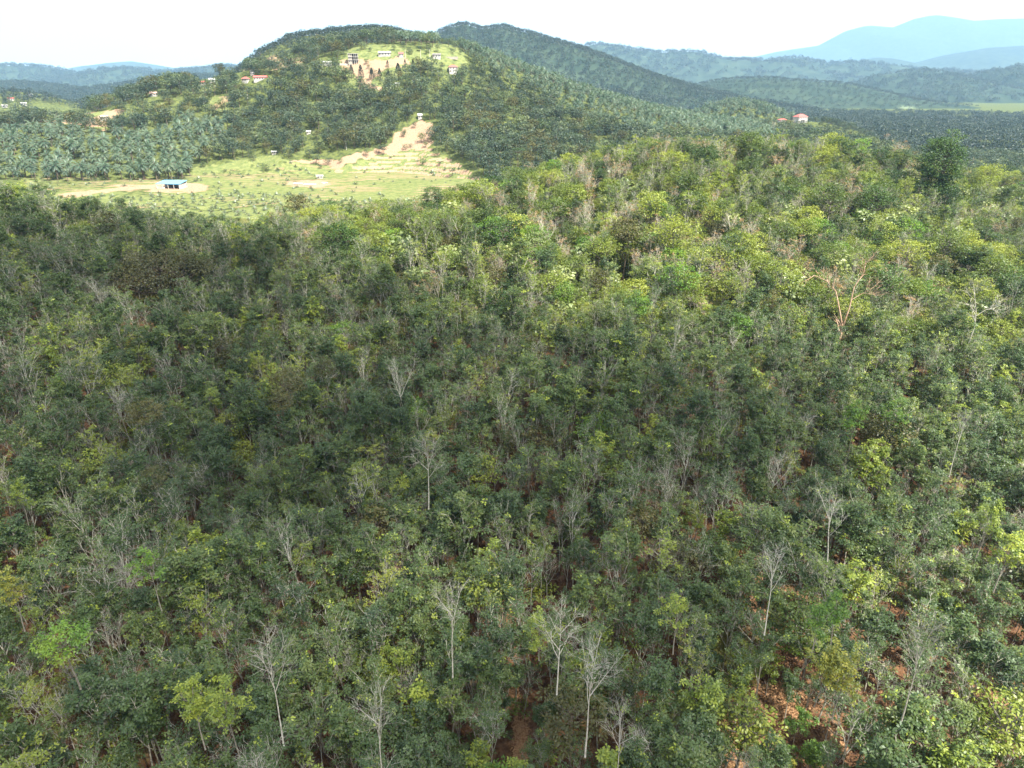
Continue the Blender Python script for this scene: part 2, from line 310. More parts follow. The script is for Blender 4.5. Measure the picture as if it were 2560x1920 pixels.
# ------------------------------------------------------------------ mesh helpers
class Geo:
    def __init__(s): s.v = []; s.f = []; s.t = []
    def tube(s, pts, rad, n=4):
        b = len(s.v); P = [Vector(p) for p in pts]
        for i, p in enumerate(P):
            d = (P[min(i + 1, len(P) - 1)] - P[max(i - 1, 0)]).normalized()
            a = d.orthogonal().normalized(); c = d.cross(a)
            for k in range(n):
                w = 2 * math.pi * k / n
                s.v.append(tuple(p + (a * math.cos(w) + c * math.sin(w)) * rad[i]))
        for i in range(len(P) - 1):
            for k in range(n):
                s.f.append((b + i * n + k, b + i * n + (k + 1) % n, b + (i + 1) * n + (k + 1) % n, b + (i + 1) * n + k)); s.t.append(0.)
    def leaf(s, p, d, side, ln, w, t):
        b = len(s.v); q = p + d * (ln * .5)
        s.v += [tuple(p), tuple(q + side * w * .5), tuple(p + d * ln), tuple(q - side * w * .5)]
        s.f.append((b, b + 1, b + 2, b + 3)); s.t.append(t)
    def box(s, x0, x1, y0, y1, z0, z1):
        b = len(s.v)
        s.v += [(x, y, z) for z in (z0, z1) for x, y in ((x0, y0), (x1, y0), (x1, y1), (x0, y1))]
        s.f += [tuple(b + k for k in q) for q in ((0, 3, 2, 1), (4, 5, 6, 7), (0, 1, 5, 4), (1, 2, 6, 5), (2, 3, 7, 6), (3, 0, 4, 7))]; s.t += [0.] * 6
    def poly(s, vs, fs):
        b = len(s.v); s.v += vs; s.f += [tuple(b + k for k in q) for q in fs]; s.t += [0.] * len(fs)
    def mesh(s, name, *mats, midx=None):
        m = bpy.data.meshes.new(name); m.from_pydata(s.v, [], s.f)
        for k in mats: m.materials.append(M[k])
        a = m.attributes.new('tint', 'FLOAT', 'FACE'); a.data.foreach_set('value', s.t)
        if midx is not None: m.polygons.foreach_set('material_index', midx)
        m.update(); return m
def both(name, W, L, wm, lm):
    g = Geo(); g.v = W.v + L.v; o = len(W.v); g.f = W.f + [tuple(i + o for i in q) for q in L.f]; g.t = W.t + L.t
    return g.mesh(name, wm, lm, midx=[0] * len(W.f) + [1] * len(L.f))
def rv(r): 
    z = r.uniform(-1, 1); a = r.uniform(0, 6.283); q = math.sqrt(1 - z * z); return Vector((q * math.cos(a), q * math.sin(a), z))
def tilt(d, ang, r):
    ax = d.cross(rv(r)); ax = ax.normalized() if ax.length > 1e-4 else d.orthogonal().normalized()
    return (Matrix.Rotation(ang, 3, ax) @ d).normalized()
def limb(p, d, ln, r, up, wig, n):
    pts = [p.copy()]; s = ln / n
    for i in range(n):
        d = (d + Vector((0, 0, up / n)) + rv(r) * wig).normalized(); p = p + d * s; pts.append(p.copy())
    return pts, d
def along(pts, t):
    x = t * (len(pts) - 1); i = min(int(x), len(pts) - 2); f = x - i
    return pts[i].lerp(pts[i + 1], f), (pts[i + 1] - pts[i]).normalized()
def whorl(L, p, r, n, ln, w, rad, flat=.35):
    t = r.random(); nrm = (Vector((0, 0, 1)) + rv(r) * flat).normalized()
    for k in range(n):
        a = 2.4 * k + r.uniform(-.4, .4); e = r.uniform(-.75, .35)
        h = nrm.orthogonal().normalized(); h = Matrix.Rotation(a, 3, nrm) @ h
        d = (h * math.cos(e) + nrm * math.sin(e)).normalized()
        side = d.cross(nrm); side = side.normalized() if side.length > 1e-3 else h
        side = (side + nrm * r.uniform(-.5, .5)).normalized()
        L.leaf(p + h * rad * r.uniform(.05, .55) + nrm * (r.uniform(-.25, .12) * rad * 1.6), d, side, ln * r.uniform(.7, 1.25), w * r.uniform(.8, 1.2), min(1, max(0, t + r.uniform(-.03, .03))))

def twig_tree(seed, H=15., clear=.42, r0=.13, limbs=4, ang=(16, 40), lf=.45, sub=5, sl=.45, tw=3, tl=.5, up=.35, leaf=(.42, .22), per=12, rad=.5, keep=1., lean=.06, flat=.4):
    """open crowned tree: trunk, ascending limbs, branches, twigs, a whorl of leaves on each tip"""
    r = random.Random(seed); W = Geo(); L = Geo()
    d0 = (Vector((0, 0, 1)) + Vector((r.uniform(-1, 1), r.uniform(-1, 1), 0)) * lean).normalized()
    tp, d = limb(Vector((0, 0, -.4)), d0, H * .72, r, .1, .035, 8)
    W.tube(tp, [r0 * (1.15 - .95 * i / 8) for i in range(9)], 6)
    a0 = r.uniform(0, 6.28)
    L1 = []
    for k in range(limbs):
        h = clear / .72 + (1 - clear / .72) * (k + r.uniform(0, .6)) / limbs
        p, td = along(tp, min(.98, h)); az = a0 + 2.4 * k + r.uniform(-.4, .4); e = R(r.uniform(*ang))
        dd = Vector((math.cos(az) * math.sin(e), math.sin(az) * math.sin(e), math.cos(e)))
        dd = (dd + td * .3).normalized()
        ln = H * lf * r.uniform(.75, 1.15) * (1.1 - .45 * h)
        pts, _ = limb(p, dd, ln, r, up, .1, 5); W.tube(pts, [r0 * .55 * (1.05 - .85 * i / 5) for i in range(6)], 4); L1.append((pts, ln))
    pts, _ = limb(tp[-1], d, H * .26, r, .2, .1, 4); W.tube(pts, [r0 * .35 * (1 - .75 * i / 4) for i in range(5)], 4); L1.append((pts, H * .26))
    for pts, ln in L1:
        for k in range(sub):
            t = .28 + .7 * (k + r.random()) / sub; p, dd = along(pts, t)
            q = tilt(dd, R(r.uniform(28, 62)), r); l2 = ln * sl * r.uniform(.6, 1.2) * (1.15 - .5 * t)
            p2, _ = limb(p, q, l2, r, up * .8, .14, 3); W.tube(p2, [r0 * .22, r0 * .17, r0 * .12, r0 * .07], 3)
            ends = [p2[-1]]
            for j in range(tw):
                t2 = .3 + .65 * (j + r.random()) / tw; p3, d3 = along(p2, t2)
                q3 = tilt(d3, R(r.uniform(30, 65)), r); l3 = l2 * tl * r.uniform(.6, 1.3)
                p4, _ = limb(p3, q3, l3, r, .3, .15, 2); W.tube(p4, [r0 * .10, r0 * .075, r0 * .04], 3); ends.append(p4[-1])
            for e_ in ends:
                if r.random() < keep: whorl(L, e_, r, per, leaf[0], leaf[1], rad, flat)
        if r.random() < keep: whorl(L, pts[-1], r, per, leaf[0], leaf[1], rad, flat)
    return W, L
def clump_tree(seed, H=15., cr=4., ch=5., clumps=24, per=60, leaf=.4, cs=1.4, r0=.22, dome=.0, trunk_to=.8, lw=.55, rough=.62):
    """full crowned tree: leafy clumps carried on limbs round an uneven crown"""
    r = random.Random(seed); W = Geo(); L = Geo()
    tp, d = limb(Vector((0, 0, -.5)), Vector((r.uniform(-.06, .06), r.uniform(-.06, .06), 1)).normalized(), H * trunk_to, r, .1, .04, 7)
    W.tube(tp, [r0 * (1.2 - .85 * i / 7) for i in range(8)], 6)
    cz = H - ch * .5
    for k in range(clumps):
        z = 1 - 2 * (k + .5) / clumps; z = max(-.75, z) if not dome else z * .6 + .4
        q = math.sqrt(max(0, 1 - z * z)); a = 2.4 * k + r.uniform(-.5, .5); f = r.uniform(rough, 1.08)
        c = Vector((q * math.cos(a) * cr * f, q * math.sin(a) * cr * f, cz + z * ch * .5 * f))
        h = max(.35, min(.97, (c.z - .35 * math.hypot(c.x, c.y)) / (H * trunk_to)))
        p, _ = along(tp, h); mid = p.lerp(c, .55) + Vector((0, 0, -.1 * cr)) ; W.tube([p, mid, c], [r0 * .4, r0 * .25, r0 * .1], 4)
        s = cs * r.uniform(.65, 1.3); t = r.random()
        for j in range(int(per * r.uniform(.7, 1.2))):
            n = rv(r); n.z = n.z * .75 + .25
            pos = c + Vector((n.x * s, n.y * s, n.z * s * .62)) * r.uniform(.55, 1.05)
            dd = (Vector((n.x, n.y, n.z * .3 - .35)) + rv(r) * .45).normalized(); side = (dd.cross(n + rv(r) * .4)); side = side.normalized() if side.length > 1e-3 else dd.orthogonal().normalized()
            L.leaf(pos, dd, side, leaf * r.uniform(.7, 1.3), leaf * lw * r.uniform(.8, 1.2), min(1, max(0, t + r.uniform(-.15, .15))))
    return W, L
def palm_tree(seed, H=7., fr=24, fl=4.6, seg=8, r0=.28, wl=.75):
    r = random.Random(seed); W = Geo(); L = Geo()
    tp, _ = limb(Vector((0, 0, -.4)), Vector((r.uniform(-.05, .05), r.uniform(-.05, .05), 1)).normalized(), H, r, .1, .02, 4)
    W.tube(tp, [r0 * 1.25, r0, r0, r0 * 1.05, r0 * 1.3], 6); c = tp[-1]
    for k in range(fr):
        a = 2.4 * k + r.uniform(-.2, .2); e = R(75 - 105 * (k / fr) ** .8 + r.uniform(-8, 8)); ln = fl * r.uniform(.85, 1.1)
        d = Vector((math.cos(a) * math.cos(e), math.sin(a) * math.cos(e), math.sin(e))); hor = Vector((-math.sin(a), math.cos(a), 0))
        p = c.copy(); t = r.random(); pts = [p.copy()]
        for i in range(seg):
            d = (d + Vector((0, 0, -.19))).normalized(); p2 = p + d * (ln / seg); up = hor.cross(d).normalized()
            if i > 0:
                w = wl * math.sin(math.pi * min(1, (i + .6) / (seg + .2))) + .1
                for s in (-1, 1):
                    for h in (0., .5):
                        q = p.lerp(p2, h); ld = (hor * s * .85 + d * .55 - Vector((0, 0, .38))).normalized()
                        L.leaf(q, ld, d, w * 1.5 * r.uniform(.8, 1.15), ln / seg * .5, min(1, max(0, t + r.uniform(-.1, .1))))
            p = p2; pts.append(p.copy())
        W.tube(pts[::2], [.06] * len(pts[::2]), 3)
    return W, L
def cone_tree(seed, H=12., rad=3.6):
    r = random.Random(seed); W = Geo(); L = Geo(); W.tube([(0, 0, -.3), (0, 0, H * .9)], [.25, .04], 5)
    for k in range(700):
        h = r.random() ** .8; w = rad * (1 - h) ** .75 * min(1, .55 + h * 3); a = r.uniform(0, 6.283); q = w * r.uniform(.75, 1.05)
        n = Vector((math.cos(a), math.sin(a), .4)).normalized()
        d = (n * .5 + Vector((0, 0, .8)) + rv(r) * .4).normalized(); s = d.cross(n + rv(r) * .3).normalized()
        L.leaf(Vector((q * math.cos(a), q * math.sin(a), .06 * H + h * H * .93)), d, s, .7, .4, r.random())
    return W, L
def mound(seed, rad=5., n=90, leaf=1.7):
    """far tree: trunk and coarse leafy crown, a few pixels across"""
    r = random.Random(seed); W = Geo(); L = Geo(); W.tube([(0, 0, -1), (0, 0, rad * 1.2)], [.3, .15], 4)
    for k in range(n):
        d = rv(r); d.z = abs(d.z) * 1.0 - .15; b = 1 + .35 * math.sin(3 * math.atan2(d.y, d.x) + seed)
        p = Vector((d.x * rad * b * .8, d.y * rad * b * .8, rad * .9 + d.z * rad * .9)) * r.uniform(.8, 1.05)
        q = (Vector((d.x, d.y, d.z * .3 - .2)) + rv(r) * .4).normalized(); s = q.cross(d + rv(r) * .4).normalized()
        L.leaf(p, q, s, leaf * r.uniform(.7, 1.3), leaf * .7, r.random())
    return W, L

class Kind:
    """a sort of tree: a few grown variants, each with a trunk mesh, a crown mesh and the two joined"""
    def __init__(s, name, variants, wm, lm, cat, H):
        s.name, s.cat, s.H = name, cat, H; s.tm, s.cm, s.obs = [], [], []
        for i, (W, L) in enumerate(variants):
            top = max(p[2] for p in (W.v + L.v)); f = H * (.92 + .16 * ((i * 37) % 10) / 9) / top
            W.v = [(a * f, b * f, c * f) for a, b, c in W.v]; L.v = [(a * f, b * f, c * f) for a, b, c in L.v]
            s.tm.append(W.mesh(name + '_trunk', wm)); s.cm.append(L.mesh(name + '_crown', lm) if L.f else None)
            o = bpy.data.objects.new(name + '_pattern', both(name + '_whole', W, L, wm, lm)); s.obs.append(o)
    def alias(s, name, lm, cat=None, wm=None):
        k = Kind.__new__(Kind); k.name, k.cat, k.H = name, cat or s.cat, s.H; k.tm, k.cm, k.obs = [], [], []
        for t, c, o in zip(s.tm, s.cm, s.obs):
            if wm: t = t.copy(); t.materials[0] = M[wm]
            k.tm.append(t); c2 = c.copy() if c else None
            if c2: c2.materials[0] = M[lm]
            k.cm.append(c2); w = o.data.copy(); w.materials[1] = M[lm]
            if wm: w.materials[0] = M[wm]
            k.obs.append(bpy.data.objects.new(name + '_pattern', w))
        return k
def link(o, parent=None):
    col.objects.link(o)
    if parent: o.parent = parent
    return o
def tag(o, label, cat, group=None):
    o['label'] = label; o['category'] = cat
    if group: o['group'] = group
    return o
def put(kind, x, y, z, var, rot, s, label, group=None, sz=None, tx=0., ty=0.):
    e = bpy.data.objects.new(kind.name, None); e.empty_display_size = .5
    e.location = (x, y, z); e.rotation_euler = (tx, ty, rot); e.scale = (s, s, sz or s); link(e)
    tag(e, label, kind.cat, group)
    link(bpy.data.objects.new('trunk', kind.tm[var]), e)
    if kind.cm[var]: link(bpy.data.objects.new('crown', kind.cm[var]), e)
    return e
def scatter(name, kind, P, rot, s, var, label, cat, tilt_=None):
    """everything past the individuals of a kind: one object, instanced on points"""
    if len(P) == 0: return
    me = bpy.data.meshes.new(name); me.from_pydata([tuple(p) for p in P], [], [])
    for n, d, ty in (('rot', rot, 'FLOAT'), ('size', s, 'FLOAT'), ('pick', var, 'INT')):
        a = me.attributes.new(n, ty, 'POINT'); a.data.foreach_set('value', [int(k) for k in d] if ty == 'INT' else [float(k) for k in d])
    o = bpy.data.objects.new(name, me); link(o); o['kind'] = 'stuff'; tag(o, label, cat)
    g = bpy.data.node_groups.new(name + '_nodes', 'GeometryNodeTree'); g.is_modifier = True
    g.interface.new_socket('Geometry', in_out='INPUT', socket_type='NodeSocketGeometry'); g.interface.new_socket('Geometry', in_out='OUTPUT', socket_type='NodeSocketGeometry')
    N = g.nodes.new; L = g.links.new; gi = N('NodeGroupInput'); go = N('NodeGroupOutput'); ip = N('GeometryNodeInstanceOnPoints'); jn = N('GeometryNodeJoinGeometry')
    for ob in kind.obs:
        oi = N('GeometryNodeObjectInfo'); oi.inputs['Object'].default_value = ob; oi.inputs['As Instance'].default_value = True; L(oi.outputs['Geometry'], jn.inputs[0])
    def attr(n, ty):
        a = N('GeometryNodeInputNamedAttribute'); a.data_type = ty; a.inputs['Name'].default_value = n; return a.outputs['Attribute']
    cx = N('ShaderNodeCombineXYZ'); L(attr('rot', 'FLOAT'), cx.inputs[2]); L(gi.outputs[0], ip.inputs['Points']); L(jn.outputs[0], ip.inputs['Instance'])
    ip.inputs['Pick Instance'].default_value = True; L(attr('pick', 'INT'), ip.inputs['Instance Index']); L(cx.outputs[0], ip.inputs['Rotation']); L(attr('size', 'FLOAT'), ip.inputs['Scale'])
    L(ip.outputs[0], go.inputs[0]); mod = o.modifiers.new('spread', 'NODES'); mod.node_group = g
    return o

# ------------------------------------------------------------------ land meshes
def grid_mesh(name, X, Y, Z, mat, attrs=None, keep=None):
    nj, ni = X.shape; V = np.stack([X, Y, Z], -1).reshape(-1, 3)
    i = np.arange(nj * ni).reshape(nj, ni); F = np.stack([i[:-1, :-1], i[:-1, 1:], i[1:, 1:], i[1:, :-1]], -1).reshape(-1, 4)
    if keep is not None:
        k = keep.reshape(-1); F = F[k[F].any(1)]; used = np.unique(F); mp = np.full(len(V), -1); mp[used] = np.arange(len(used)); F = mp[F]; V = V[used]
    else: used = np.arange(len(V))
    me = bpy.data.meshes.new(name); me.vertices.add(len(V)); me.vertices.foreach_set('co', V.astype(np.float32).ravel())
    me.loops.add(F.size); me.loops.foreach_set('vertex_index', F.astype(np.int32).ravel()); me.polygons.add(len(F))
    me.polygons.foreach_set('loop_start', np.arange(0, F.size, 4, dtype=np.int32)); me.polygons.foreach_set('use_smooth', np.ones(len(F), bool))
    me.materials.append(M[mat]); me.update(calc_edges=True)
    for n, d in (attrs or {}).items():
        a = me.attributes.new(n, 'FLOAT', 'POINT'); a.data.foreach_set('value', d.reshape(-1)[used].astype(np.float32))
    o = bpy.data.objects.new(name, me); link(o); o['kind'] = 'structure'; return o
# one sheet of ground out to the horizon, finer near the drone
yy = np.concatenate([np.linspace(-120, 330, 200), np.linspace(333, 620, 120), 620 * (14800 / 620) ** (np.arange(1, 141) / 140)])
aa = np.linspace(-1.25, 1.25, 380)
X = aa[None, :] * (np.abs(yy)[:, None] * .9 + 110); Yg = yy[:, None] + 0 * X; Zg = ground_z(X, Yg)
ug, vg = project(X, Yg, Zg)
gr, so_, te = cover(X.ravel(), Yg.ravel(), Zg.ravel()); gr = gr.reshape(X.shape); so_ = so_.reshape(X.shape)
nearm = Yg < 330
pn = fbm(X / 16, Yg / 16, 4)
jung = inpoly(ug, vg, [(560, 545), (760, 500), (1250, 420), (1500, 320), (1900, 290), (2700, 330), (2700, 900), (2200, 860), (1800, 830), (1500, 850), (1250, 830), (1100, 850), (900, 680), (700, 600)])
gr[nearm] = np.clip(pn[nearm] * 2 + .75 * jung[nearm] + np.clip((Yg[nearm] - 150) / 60, 0, 1), 0, 1); fm = ~nearm & (gr == 0) & (so_ == 0); gr[fm] = -.6
right_low = np.clip((ug - 1500) / 500, 0, 1) * np.clip((vg - 1300) / 300, 0, 1)
so_[nearm] = (np.clip(fbm(X / 9 + 5, Yg / 9, 4) * 5 - .1, 0, 1) * right_low)[nearm]
trackm = nearm & (np.abs(ug - np.interp(vg, [1400, 1550, 1700, 1920], [1225, 1265, 1285, 1300])) < 20) & (vg > 1380) & (vg < 2100)
so_[trackm] = .9
trk2 = nearm & (np.abs(ug - np.interp(vg, [1550, 1700, 1900], [2170, 2220, 2225])) < 22) & (vg > 1560) & (vg < 1900); so_[trk2] = .5
go_ = grid_mesh('ground', X, Yg, Zg, 'ground', dict(grass=gr, soil=so_)); go_.data.materials.append(M['hill'])
fy = (Yg[:-1, :-1] > 300).ravel(); go_.data.polygons.foreach_set('material_index', fy.astype(np.int32))
def hill_mesh(L, mat, step, fn=None, attr=True):
    x = np.arange(L.X[0] - .4 * L.wf, L.X[-1] + .4 * L.wf, step); y = np.arange(L.Y.min() - L.wf * 1.05, L.Y.max() + L.wb * 1.05, step)
    Xh, Yh = np.meshgrid(x, y); Zh = (fn or L.z)(Xh, Yh); g = ground_z(Xh, Yh); A = {}
    if attr:
        a, b, c = cover(Xh.ravel(), Yh.ravel(), Zh.ravel()); a = a.reshape(Xh.shape); b = b.reshape(Xh.shape); c = c.reshape(Xh.shape)
        if L is main:
            q = main.z(Xh, Yh) / 2.3; f = q - np.floor(q); b = np.where(c > 0, np.where((f > .60) & (fbm(Xh / 20, Yh / 20) > -.22), 1.7, -.6), b)
        A = dict(grass=a, soil=b)
    else:
        fg = {right2: .3, palmhill: .55, leftnear: .3}.get(L, .1)
        A = dict(grass=np.clip(fbm(Xh / (L.rs * .6) + 31, Yh / (L.rs * .6), 4) * 4 - .2, 0, 1) * fg, soil=np.clip(fbm(Xh / (L.rs * .4) + 11, Yh / (L.rs * .4), 4) * 7 - 2.0, 0, 1) * fg)
    o = grid_mesh(L.name, Xh, Yh, Zh, mat, A, Zh > g - 1.5); return o
hill_mesh(main, 'hill', 1.8, main_z); hill_mesh(peak, 'hill', 6); hill_mesh(knoll, 'hill', 4); hill_mesh(houserise, 'hill', 3)
hill_mesh(leftnear, 'hill', 7, attr=False); hill_mesh(ridge, 'far', 11, attr=False); hill_mesh(palmhill, 'far', 11, attr=False); hill_mesh(left1, 'far', 14, attr=False)
for L in (left2, right1, right2): hill_mesh(L, 'far', 22, attr=False)
for L in (left3, right3, mount): hill_mesh(L, 'far', 50, attr=False)

# ------------------------------------------------------------------ kinds of trees
K = {}
K['rubber'] = Kind('rubber_tree', [twig_tree(100 + i, H=14 + 1.1 * (i % 4), clear=.3 + .04 * (i % 3), ang=(12, 36), limbs=5 + i % 2, sub=6, tw=3, per=12, keep=.92 - .08 * (i % 4), leaf=(.40, .21), rad=.52, lean=.1) for i in range(10)], 'bark', 'rubber', 'tree', 16)
K['flush'] = Kind('young_leaved_tree', [twig_tree(200 + i, H=13.5 + i, clear=.22 + .05 * (i % 3), limbs=6, ang=(18, 58), sub=6, tw=3, per=11, keep=.62 + .1 * (i % 4), leaf=(.5, .28), rad=.6) for i in range(6)], 'greybark', 'flush', 'tree', 14)
K['bare'] = Kind('leafless_tree', [twig_tree(300 + i, H=14 + i, limbs=5 + i % 3, ang=(14, 52), sub=7, tw=5, tl=.65, keep=.04 + .05 * (i % 3), per=8, r0=.11 + .01 * (i % 3), clear=.36 + .04 * (i % 4)) for i in range(8)], 'barebark', 'rubber', 'tree', 15)
K['thin'] = Kind('thin_crowned_tree', [twig_tree(350 + i, H=15 + i, clear=.3 + .05 * (i % 3), ang=(10, 38), limbs=5 + i % 2, sub=6, tw=4, tl=.6, keep=.28 + .06 * (i % 4), per=10, r0=.115, lean=.12, leaf=(.42, .22)) for i in range(8)], 'barebark', 'rubber', 'tree', 16)
K['broad'] = Kind('broadleaf_tree', [clump_tree(400 + i, H=13 + 1.3 * (i % 4), cr=2.7 + .5 * (i % 3), ch=5 + i % 2, clumps=22 + 2 * i, per=62, leaf=.42, cs=1.15, r0=.15) for i in range(6)], 'greybark', 'broad', 'tree', 14)
K['macar'] = Kind('large_leaved_tree', [clump_tree(500 + i, H=10 + i, cr=2.6, ch=4.5, clumps=16, per=20, leaf=.95, cs=1.1, lw=.8, r0=.14) for i in range(4)], 'bark', 'pale', 'tree', 11)
K['big'] = Kind('big_broadleaf_tree', [clump_tree(450 + i, H=17, cr=4.6 + .6 * i, ch=7.5, clumps=40, per=62, leaf=.45, cs=1.5, r0=.3, rough=.4) for i in range(4)], 'greybark', 'broad', 'tree', 17)
K['tangle'] = Kind('vine_draped_tree', [clump_tree(470 + i, H=12, cr=2.6 + .3 * i, ch=10, clumps=30, per=50, leaf=.4, cs=1.1, r0=.18, rough=.4) for i in range(4)], 'greybark', 'broad', 'tree', 12)
K['layer'] = Kind('flat_topped_tree', [clump_tree(550 + i, H=15, cr=4.2, ch=2.6, clumps=26, per=55, leaf=.38, cs=1.3, dome=1) for i in range(2)], 'brownbark', 'deep', 'tree', 15)
K['bright'] = K['broad'].alias('bright_green_tree', 'bright'); K['olive'] = K['broad'].alias('olive_tree', 'olive', wm='brownbark'); K['yellow'] = K['flush'].alias('yellow_leaved_tree', 'yellow')
K['bigolive'] = K['big'].alias('big_olive_tree', 'olive'); K['bigdeep'] = K['big'].alias('dark_broadleaf_tree', 'deep'); K['thingreen'] = K['thin'].alias('sparse_green_tree', 'broad')
K['brflush'] = K['flush'].alias('lime_leaved_tree', 'bright')
K['pinkbare'] = K['bare'].alias('dead_tree', 'rust', wm='pinkbark')
K['shrub'] = Kind('undergrowth', [clump_tree(600 + i, H=2.4, cr=1.5, ch=1.8, clumps=8, per=26, leaf=.42, cs=.7, r0=.05) for i in range(4)], 'brownbark', 'broad', 'plant', 2.4)
K['hill'] = Kind('hill_tree', [clump_tree(700 + i, H=9 + (i % 3), cr=3.6 + .5 * (i % 2), ch=6., clumps=17, per=24, leaf=.95, cs=1.6, r0=.2) for i in range(5)], 'brownbark', 'hillleaf', 'tree', 10)
K['hillg'] = K['hill'].alias('light_green_tree', 'hilllight'); K['hillo'] = K['hill'].alias('brownish_tree', 'olive')
K['palm'] = Kind('oil_palm', [palm_tree(800 + i, H=6.5 + i, fr=26) for i in range(4)], 'brownbark', 'palm', 'palm', 11)
K['ypalm'] = Kind('young_palm', [palm_tree(820 + i, H=.6, fr=14, fl=2.1, seg=5, r0=.15, wl=.45) for i in range(3)], 'brownbark', 'youngpalm', 'palm', 1.5)
K['cone'] = Kind('conifer', [cone_tree(840 + i) for i in range(2)], 'brownbark', 'conifer', 'tree', 12)
K['far'] = Kind('far_forest', [mound(860 + i) for i in range(4)], 'brownbark', 'farleaf', 'forest', 8)

rs = np.random.RandomState(11)
def jitter_grid(x0, x1, y0, y1, s, j=.42):
    gx, gy = np.meshgrid(np.arange(x0, x1, s), np.arange(y0, y1, s)); n = gx.size
    gx = gx + (np.arange(gx.shape[0]) % 2)[:, None] * s * .5
    return gx.ravel() + rs.uniform(-j, j, n) * s, gy.ravel() + rs.uniform(-j, j, n) * s
def where(u, v):
    h = ('far left', 'left', 'left centre', 'centre', 'right centre', 'right', 'far right')[int(min(6.9, max(0, u / 2560 * 7)))]
    d = ('on the crest', 'high on the slope', 'halfway up the slope', 'on the middle slope', 'on the lower slope', 'low on the slope', 'along the bottom edge')[int(min(6.9, max(0, (v - 320) / (1920 - 320) * 7)))]
    return f'{d}, {h}'
DESC = dict(rubber='dark green rubber tree', flush='yellow-green young-leaved tree with pale trunk', bare='bare whitish leafless tree', thin='pale-branched thin-crowned tree',
            broad='mid-green bushy broadleaf tree', macar='pale tree with large drooping leaves', bright='bright green leafy tree', olive='olive-brown dense tree', yellow='yellow-leaved tree', brflush='lime-green open-crowned tree', pinkbare='pinkish-grey dead tree',
            big='big mid-green broadleaf tree', tangle='bushy green vine-draped tree', bigolive='big olive broad-crowned tree', bigdeep='dark deep-green broadleaf tree', thingreen='sparse yellowish-green tree with pale branches', layer='flat-topped deep green tree', hill='dark round-crowned tree', hillg='light green round tree', hillo='brownish round tree', palm='oil palm with drooping fronds', ypalm='small young palm')
def sizeword(s, lo, hi):
    return ('very small ', 'small ', 'middling ', 'tall ', 'very tall ')[int(min(4.99, max(0, (s - lo) / max(hi - lo, .01) * 5)))]
class Bag:
    def __init__(s): s.d = {}
    def add(s, k, x, y, z, sc_): s.d.setdefault(k, []).append((x, y, z, sc_))

# hero trees named one by one: (kind, u, v of the crown top, height, variant, scale xy, label)
HERO = [
 ('deep_tall', 2372, 320, 33, 'tall dark green tree rising alone above the right crest'),
 ('big_olive', 395, 622, 19, 'wide dark olive dome-crowned tree among the rubber trees'),
 ('rust', 1478, 472, 13, 'small rust-orange tree below the crest'),
 ('lime_top', 1338, 585, 15, 'round pale lime tree standing above dark gap'),
 ('layer', 1295, 362, 15, 'feathery green tree breaking the crest line, alone'),
 ('layer', 1232, 425, 16, 'dark green dome tree on the crest left of the gap'),
 ('layer', 822, 490, 15, 'flat-topped deep green tree at the edge of the valley'),
 ('layer', 1080, 468, 13, 'low flat green tree on the crest beside pale field'),
 ('olive1', 742, 492, 16, 'bushy olive tree beside the flat-topped tree'),
 ('olive1', 1558, 325, 13, 'small dark brown-green tree poking above the crest'),
]
bag = Bag(); taken = []
def take(x, y, r): taken.append((x, y, r))
def free(x, y):
    return all((x - a) ** 2 + (y - b) ** 2 > r * r for a, b, r in taken)
Kt = Kind('tall_tree', [clump_tree(900, H=33, cr=7.2, ch=24, clumps=110, per=120, leaf=.6, cs=2.3, r0=.5, rough=.5)], 'brownbark', 'deep', 'tree', 33)
Kb = Kind('dome_tree', [clump_tree(901, H=16, cr=11.5, ch=10, clumps=100, per=120, leaf=.45, cs=1.9, r0=.45, dome=1)], 'brownbark', 'olive', 'tree', 16)
Kr = K['thin'].alias('rust_leaved_tree', 'rust'); Kl = K['broad'].alias('pale_lime_tree', 'pale')
for kd, u, v, H, lab in HERO:
    kk = {'deep_tall': Kt, 'big_olive': Kb, 'rust': Kr, 'lime_top': Kl, 'layer': K['layer'], 'olive1': K['olive']}[kd]
    x, y, z = cast(u, v, H); n = len(kk.tm); s = H / kk.H
    if n == 1: s /= .92
    if kd == 'deep_tall':
        x, y, z1 = [float(q) for q in at(u, v, 268.)]; z = near_z(x, y); s = (z1 - z) / kk.H / .92
    put(kk, x, y, z, rs.randint(n), rs.uniform(0, 6.28), s, lab); take(x, y - (4 if kd == 'big_olive' else 1), 11.5 if kd == 'big_olive' else 3.6)
# the forked orange-barked tree and the leaning white one
def forked(name, u, v, H, paths, wm, label, twigs=9):
    x, y, z = cast(u, v); r = random.Random(int(u)); W = Geo(); L = Geo()
    for pts, ra, rb in paths:
        P = [Vector(p) for p in pts]; n = len(P); W.tube(P, [.72 * (ra + (rb - ra) * i / (n - 1)) for i in range(n)], 7)
        for k in range(twigs):
            p, d = along(P, .55 + .45 * (k + r.random()) / twigs); q = tilt(d, R(r.uniform(30, 65)), r)
            p2, _ = limb(p, q, r.uniform(2, 4.5), r, .3, .15, 3); W.tube(p2, [rb * .8, rb * .6, rb * .4, rb * .2], 4)
            for j in range(5):
                p3, d3 = along(p2, .3 + .7 * r.random()); p4, _ = limb(p3, tilt(d3, R(45), r), r.uniform(.8, 2), r, .3, .2, 2); W.tube(p4, [.03, .025, .015], 3)
                if r.random() < .55: whorl(L, p4[-1], r, 10, .4, .2, .45)
    e = bpy.data.objects.new(name, None); e.location = (x, y, z); link(e); tag(e, label, 'tree')
    link(bpy.data.objects.new('trunk', W.mesh(name + '_trunk', wm)), e); link(bpy.data.objects.new('crown', L.mesh(name + '_crown', 'olive')), e); take(x, y, 3.2); return x, y, z
